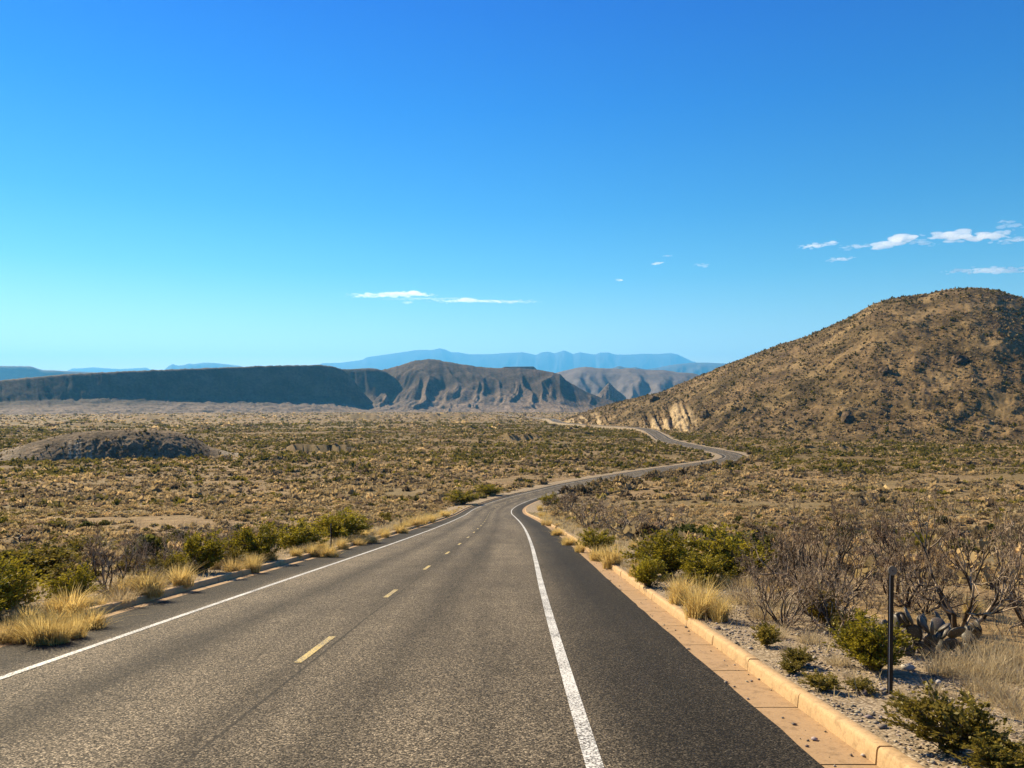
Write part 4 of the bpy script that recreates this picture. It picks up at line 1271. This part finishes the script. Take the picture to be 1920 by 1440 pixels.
def scrub(name, label, n, r0, r1, pw, q, wr, size, seed, flat=.55, hill=False, edge=8.0, dome=1, tone=1.0, band=None, grass=False, olive=False):
    rng = np.random.default_rng(seed)
    x, y = scatter(n, r0, r1, pw, rng)
    lat = lateral(x, y)
    m = np.where(lat > 0, lat > np.where((y > 186) & (y < 335), 6.6, edge), -lat > edge)
    if band: m &= (lat > band[0]) & (lat < band[1]) & (y > band[2]) & (y < band[3])
    hz = hills_z(x, y)
    tz = terrain_z(x, y, lat)
    onhill = hz > tz + .3
    m &= onhill if hill else ~onhill
    dens = fbm(x / 9, y / 9, 3, 81)
    dens = dens + 1.1 * fbm(x / 55, y / 32, 3, 86) + (.9 * fbm(x / 28, y / 28, 3, 88) if hill else 0)
    if not hill: dens = dens - 2.2 * np.clip(1 - np.abs(fbm(x / 120 + .4 * fbm(x / 40, y / 40, 2, 92), y / 44, 2, 91)) * 9, 0, 1)   # bare washes
    m &= dens > rng.uniform(-1.15, .45, n) - .2
    if hill:                                             # bare earth on the road cut
        zz_, tt_, pp_ = BIG.z(x, y)
        m &= big_cut(x, y, tt_, pp_) < .3
    x, y, lat = x[m], y[m], lat[m]
    z = np.maximum(hz[m], ground(x, y, lat))
    n = len(x)
    w = rng.uniform(*wr, n) * np.clip(np.exp(rng.normal(0, .36, n)), .5, 1.75)
    if hill: w = np.where(MND.z(x, y)[1] < 2.2, np.where((960 + F * x / y < 540) & (y < 400), w * .5, w), w)
    col = bush_colours(x, y, rng) * tone
    if olive:
        m2 = (fbm(x / 150, y / 55, 3, 95) + .25) > rng.uniform(-.5, .5, n)
        x, y, w, z, lat = x[m2], y[m2], w[m2], z[m2], lat[m2]; n = len(x)
        k = rng.uniform(0, 1, (n, 1)); col = (np.array([.15, .125, .022]) * (1 - k) + np.array([.27, .215, .05]) * k) * tone
    if grass: col = np.array([.58, .44, .235]) * rng.uniform(.55, 1.15, (n, 1)) * (1 - .25 * (rng.uniform(0, 1, (n, 1)) < .3) * np.array([0, .1, .6]))
    protos = []
    for k in range(12):
        pr_ = np.random.default_rng(seed * 31 + k)
        v_, f_ = shrub_cloud(q, size, pr_, flat)
        dv, df = ICO2 if dome == 2 else ICO1
        dv = dv * (.33 * (1 + .3 * fbm(dv[:, 0] * 1.8 + k * 7, dv[:, 1] * 1.8 + dv[:, 2] * 2, 3, k)))[:, None] * [1, 1, 1.75 * flat]
        dv[:, 2] = dv[:, 2] * .8 + .06
        protos.append((v_, f_, dv, df))
    parts = []
    pk = rng.integers(0, 12, n)
    for k in range(12):
        s = np.nonzero(pk == k)[0]
        if not len(s): continue
        v, f, dv, df = protos[k]
        a = rng.uniform(0, 6.28, len(s)); ca, sa = np.cos(a)[:, None], np.sin(a)[:, None]
        ww = w[s][:, None]; zs = rng.uniform(.7, 1.25, (len(s), 1))
        V = np.stack([(dv[None, :, 0] * ca - dv[None, :, 1] * sa) * ww + x[s][:, None], (dv[None, :, 0] * sa + dv[None, :, 1] * ca) * ww + y[s][:, None], dv[None, :, 2] * ww * zs + z[s][:, None]], -1).reshape(-1, 3)
        C = np.concatenate([col[s][:, None, :] * rng.uniform(.75, 1.2, (len(s), len(dv), 1)), np.ones((len(s), len(dv), 1))], -1).reshape(-1, 4)
        parts.append((V, (np.arange(len(s))[:, None, None] * len(dv) + df[None]).reshape(-1, 3), C, 0))
        X = (v[None, :, 0] * ca - v[None, :, 1] * sa) * ww + x[s][:, None]
        Y = (v[None, :, 0] * sa + v[None, :, 1] * ca) * ww + y[s][:, None]
        Z = v[None, :, 2] * ww * zs + z[s][:, None]
        V = np.stack([X, Y, Z], -1).reshape(-1, 3)
        Fa = (np.arange(len(s))[:, None, None] * len(v) + f[None]).reshape(-1, 4)
        jit = rng.uniform(.72, 1.3, (len(s), len(v) // 4, 1)).repeat(4, 1)
        C = np.concatenate([col[s][:, None, :] * jit, np.ones((len(s), len(v), 1))], -1).reshape(-1, 4)
        parts.append((V, Fa, C, 0))
    tag(obj(name, mesh(name, parts, [M_SCRUB])), label, 'desert scrub', kind='stuff')

scrub('desert_scrub', 'mixed brown and olive scrub covering the near valley slopes', 8500, 27, 170, 1.55, 150, (.45, 1.25), .10, 1, .36, edge=8.5, dome=2)
scrub('desert_scrub', 'fine olive-brown scrub covering the valley floor', 60000, 165, 720, 1.6, 12, (.8, 2.0), .30, 2, .36)
scrub('roadside_brush', 'darker brush crowding the near edge of the road beyond the bend', 26000, 185, 350, 1.0, 30, (1.1, 2.4), .24, 6, .55, edge=6.4, dome=2, tone=.6, band=(6.4, 15, 188, 330))
scrub('desert_scrub', 'hazy low scrub on the furthest part of the valley floor', 16000, 700, 2600, 1.5, 7, (2.2, 5.0), .42, 3, .3, edge=12)
scrub('bunch_grass', 'low golden bunch grass between the shrubs of the valley', 60000, 24, 330, 1.5, 8, (.25, .75), .34, 7, .5, grass=True, edge=8.5)
scrub('creosote_flats', 'bands of olive creosote across the middle of the valley floor', 46000, 270, 1000, 1.5, 12, (1.1, 2.3), .32, 9, .42, olive=True, edge=9)
scrub('hill_grass', 'golden grass clumps speckling the big hill', 60000, 380, 1000, 1.4, 5, (.6, 1.3), .45, 8, .45, hill=True, grass=True, tone=.8)
scrub('hill_scrub', 'dark shrubs dotted over the golden hill and the mound', 80000, 290, 1100, 1.5, 6, (.8, 2.0), .45, 4, .6, hill=True, tone=.5)

# individual shrubs, cacti and bushes on the slopes near enough to tell apart
def proto_shrub(name, q, size, col, seed, flat):
    rng = np.random.default_rng(seed)
    v, f = shrub_cloud(q, size, rng, flat)
    c = np.array(col) * rng.uniform(.65, 1.4, (len(v) // 4, 1))
    C = np.repeat(np.concatenate([c, np.ones((len(c), 1))], 1), 4, 0)
    return mesh(name, [(v, f, C, 0)], [M_SCRUB])
DS = [proto_shrub('desert_shrub', 420, .105, PAL[i], 500 + i, .5) for i in (0, 1, 2, 5, 7, 6)]
GS = [proto_shrub('green_shrub', 480, .10, c, 520 + i, .6) for i, c in enumerate(([.115, .11, .026], [.15, .135, .04], [.09, .095, .03]))]
def far_pear(seed):
    pads = pear_pads(seed, 14)
    return mesh('small_prickly_pear', [(v, f, None, 0) for v, f in pads], [M_PEAR], True)
PP = [far_pear(s) for s in (41, 42, 43)]

def individuals():
    rng = np.random.default_rng(900)
    n = 900
    x, y = scatter(n, 17, 105, 1.35, rng, 35)
    lat = lateral(x, y)
    m = np.where(lat > 0, lat > 10.0, -lat > 9.5) & clear_of_placed(x, y)
    x, y, lat = x[m], y[m], lat[m]
    o_ = np.argsort(y); x, y, lat = x[o_], y[o_], lat[o_]
    z = terrain_z(x, y, lat)
    cnt = {'d': 0, 'g': 0, 'p': 0}
    for i in range(len(x)):
        k = rng.uniform()
        side = 'right' if lat[i] > 0 else 'left'
        if k < .62:
            if cnt['d'] >= 270 or (y[i] < 24 and lat[i] > 0): continue
            cnt['d'] += 1
            o = obj('desert_shrub', DS[rng.integers(0, len(DS))]); w = rng.uniform(.6, 1.5); h = w * rng.uniform(.75, 1.2)
            tag(o, 'dry brown shrub on the slope %s of the road' % side, 'shrub', 'dry brown shrubs on the %s slope' % side)
        elif k < .74:
            if cnt['g'] >= 55 or y[i] < 26: continue
            cnt['g'] += 1
            o = obj('green_shrub', GS[rng.integers(0, len(GS))]); w = rng.uniform(.8, 1.8); h = w * rng.uniform(.7, 1.0)
            tag(o, 'small green shrub among dry brush on the slope %s of the road' % side, 'shrub', 'small green shrubs on the %s slope' % side)
        else:
            if cnt['p'] >= 130 or y[i] < 30: continue
            cnt['p'] += 1
            o = obj('prickly_pear', PP[rng.integers(0, 3)]); w = h = rng.uniform(.45, .85)
            tag(o, 'small glinting prickly pear on the slope %s of the road' % side, 'cactus', 'small prickly pears on the %s slope' % side)
        o.location = (x[i], y[i], z[i]); o.rotation_euler.z = rng.uniform(0, 6.28); o.scale = (w, w, h)
individuals()

def outcrop(px, t, w, h, seed, label):
    d1, d0 = BIG.D(BIG.dtop, px), BIG.D(BIG.dtoe, px)
    y = d0 + (d1 - d0) * t; x = (px - 960) / F * y
    z = float(BIG.z(np.array([x]), np.array([y]))[0][0])
    import bmesh
    v, f = ico(4)
    n = 1 + .38 * fbm(v[:, 0] * 1.5 + seed, v[:, 1] * 1.5 + v[:, 2] * 1.7, 4, seed)
    v = v * n[:, None]
    v[:, 2] = np.floor(v[:, 2] * 5 + .25 * v[:, 0]) / 5 * .5 + v[:, 2] * .5
    o = obj('rock_outcrop', mesh('rock_outcrop', [(v * [w / 2, w / 3, h], f, None, 0)], [M_OUT]))
    o.location = (x, y, z); o.rotation_euler.z = seed
    tag(o, label, 'rock outcrop', 'dark rock outcrops on the hill')
M_OUT = hill_mat('dark_outcrop_rock', [(0.04, 0.028, 0.017), (0.11, 0.075, 0.042), (0.22, 0.15, 0.085)], sc=.3)
outcrop(1590, .20, 14, 7, 1, 'darkest rock outcrop with black shadow low on the hill')
outcrop(1660, .42, 10, 4, 2, 'dark outcrop above and right of the darkest one')
outcrop(1800, .44, 12, 4, 3, 'broad dark outcrop below the hilltop')
outcrop(1395, .30, 9, 3.5, 4, 'low dark outcrop on the left flank of the hill')
outcrop(1322, .30, 11, 6, 5, 'dark rock rib beside the pale road cut')
outcrop(1228, .72, 12, 4.5, 6, 'dark crag on the crest above the pale road cut')

# ------------------------------------------------------------------ the car far down the road
def car():
    i = int(np.argmin(np.abs(RC[:, 1] - 1062)))
    x = RC[i, 0] - RN[i, 0] * 1.8; y = RC[i, 1] - RN[i, 1] * 1.8
    o = empty('car', (x, y, float(zp(y) + lift(y)) + .01))
    o.rotation_euler.z = math.atan2(_t[i, 1], _t[i, 0]) + math.pi
    def hull(name, prof, hw, m, inset=0.0, parent=o):
        P = np.array(prof); n = len(P)
        a = np.c_[P[:, 0], np.full(n, -hw), P[:, 1]]; b = np.c_[P[:, 0], np.full(n, hw), P[:, 1]]
        a[:, 1] += np.where(P[:, 1] > 1.1, inset, 0); b[:, 1] -= np.where(P[:, 1] > 1.1, inset, 0)
        V = np.concatenate([a, b]); j = np.arange(n); k2 = (j + 1) % n
        me = bpy.data.meshes.new(name)
        me.from_pydata([tuple(v) for v in V], [], [tuple(range(n)), tuple(range(2 * n - 1, n - 1, -1))] + [(int(q), int(q) + n, int(r) + n, int(r)) for q, r in zip(j, k2)])
        me.materials.append(m); me.update()
        return obj(name, me, parent)
    hull('body', [(-2.3, .35), (2.3, .35), (2.35, .7), (2.25, .95), (1.2, 1.02), (-1.0, 1.04), (-2.3, 1.02), (-2.38, .7)], .92, M_CAR)
    hull('roof', [(1.15, 1.02), (.45, 1.62), (-1.5, 1.66), (-2.15, 1.05)], .88, M_CAR, .12)
    hull('window', [(.95, 1.08), (.4, 1.55), (-1.45, 1.58), (-1.9, 1.10)], .885, M_CARGLASS, .10)
    for sx in (-1.4, 1.45):
        for sy in (-.82, .82):
            a = np.arange(20) * 2 * np.pi / 20
            r = np.stack([np.cos(a) * .36, np.full(20, -.12), np.sin(a) * .36], 1)
            V = np.concatenate([r, r + [0, .24, 0], [[0, -.12, 0], [0, .12, 0]]]) + [sx, sy, .36]
            j = np.arange(20); k2 = (j + 1) % 20
            obj('wheel', mesh('wheel', [(V, np.stack([j, k2, k2 + 20, j + 20], 1), None, 0), (V, np.stack([k2, j, np.full(20, 40)], 1), None, 0), (V, np.stack([j + 20, k2 + 20, np.full(20, 41)], 1), None, 0)], [M_BLACK]), o)
    tag(o, 'tiny pale car far down the road below the cut banks', 'car')
car()

# ------------------------------------------------------------------ clouds, beyond and above the hazy air
def cloud_mat(name, dens):
    t = NT(name)
    v = t.n('VolumePrincipled')
    v.inputs['Color'].default_value = (0.99, 0.99, 1.0, 1)
    v.inputs['Density'].default_value = dens
    v.inputs['Anisotropy'].default_value = 0.5
    t.t.links.new(v.outputs[0], t.out.inputs[1])
    return t.m
M_CLOUD = cloud_mat('cloud_vapour', 0.0034)
M_WISP = cloud_mat('thin_cloud_vapour', 0.0018)

def cloud(x0, x1, yc, th, label, D, seed, slope=0.0, bumps=(), wisp=False, n=None):
    rng = np.random.default_rng(seed)
    cx, cyy, cz = at((x0 + x1) / 2, yc, D)
    Lm = (x1 - x0) / F * D; T = .85 * th / F * D
    parts = []
    n = n or max(7, int((x1 - x0) / max(th, 5) * 9))
    v, f = ICO2
    for i in range(n):
        t = (i + rng.uniform(0, 1)) / n
        env = max(.22, math.sin(math.pi * min(max(t, .03), .97)) ** .5)
        b = sum(hh * math.exp(-((t - bb) / .07) ** 2) for bb, hh in bumps)
        r = T * .5 * env * rng.uniform(.25, .85) * (1 + .8 * b)
        p = np.array([(t - .5) * Lm, rng.normal(0, T * .8), rng.normal(0, T * .20) + T * .4 * b + (t - .5) * slope * T])
        parts.append((v * [r * rng.uniform(1.5, 3.2), r * 1.6, r * rng.uniform(.5, .8)] + p, f, None, 0))
    o = obj('cloud', mesh('cloud', parts, [M_WISP if wisp else M_CLOUD]))
    o.location = (cx, cyy, cz)
    md = o.modifiers.new('union', 'REMESH'); md.mode = 'VOXEL'; md.voxel_size = max(T * .07, 5)
    tag(o, label, 'cloud', 'small white clouds in the blue sky')
cloud(646, 820, 553, 12, 'puffy white cloud, left half of the long pair above the mesa', 25875, 1, 0, ((.56, .35), (.77, .6)))
cloud(795, 1018, 565, 8, 'thin white cloud streak, right half of the long pair', 25875, 2, -.2, ((.35, .8),))
cloud(700, 905, 560, 5, 'faint wisp joining the two halves of the long pair', 25000, 21, .4, (), True)
cloud(1700, 1760, 455, 10, 'faint wisp between the ragged and the widest cloud', 23000, 22, -.8, (), True)
cloud(1570, 1640, 463, 9, 'faint wisp right of the flat white cloud', 23000, 23, .5, (), True)
cloud(752, 776, 567, 5, 'tiny cloud scrap under the long pair', 25875, 3)
cloud(1490, 1572, 461, 9, 'flat white cloud, leftmost of those above the hill', 23625, 4, 1.2, ((.85, .8),))
cloud(1634, 1728, 452, 22, 'ragged white cloud rising to the right above the hill', 23625, 5, .9, ((.6, .5),), False)
cloud(1742, 1900, 444, 20, 'widest ragged cloud at the right', 23625, 6, 0, ((.15, .4), (.75, .5)))
cloud(1870, 1960, 449, 12, 'curved wisp leaving the right edge beside the widest cloud', 23625, 7, 1.2, (), True)
cloud(1870, 1914, 422, 14, 'small wisp above the widest cloud', 23625, 8, -1.2, (), True)
cloud(1547, 1604, 486, 7, 'small tilted cloud streak below the flat white cloud', 23625, 9, .9)
cloud(1765, 1960, 507, 13, 'smooth lens-shaped cloud just above the hilltop', 22500, 10, .2)
cloud(1240, 1262, 480, 4, 'tiny upper cloud streak of three right of centre', 24750, 11, 0, (), False)
cloud(1220, 1246, 494, 6, 'tiny middle cloud streak of three right of centre', 24750, 12, .8, (), False)
cloud(1298, 1332, 497, 6, 'faint lowest cloud streak of three right of centre', 24750, 24, 0, (), True)
cloud(1155, 1168, 525, 6, 'tiny lone cloud puff over the valley gap', 24750, 13, 0, (), False)

# ------------------------------------------------------------------ haze
def haze():
    import bmesh
    bm = bmesh.new(); bmesh.ops.create_cube(bm, size=1.0)
    me = bpy.data.meshes.new('haze'); bm.to_mesh(me); bm.free()
    t = NT('hazy_air')
    v = t.n('VolumePrincipled')
    v.inputs['Color'].default_value = (0.13, 0.53, 1.0, 1)
    v.inputs['Density'].default_value = 0.000038
    v.inputs['Anisotropy'].default_value = 0.2
    t.t.links.new(v.outputs[0], t.out.inputs[1])
    t.m.cycles.homogeneous_volume = True
    t.m.cycles.volume_sampling = 'DISTANCE'
    me.materials.append(t.m)
    o = obj('haze', me)
    z0, z1 = -75.0, 2720.0
    o.scale = (92000, 92000, z1 - z0); o.location = (0, 0, (z0 + z1) / 2)
    tag(o, 'thin blue haze filling the valley air', 'haze', kind='stuff')
haze()
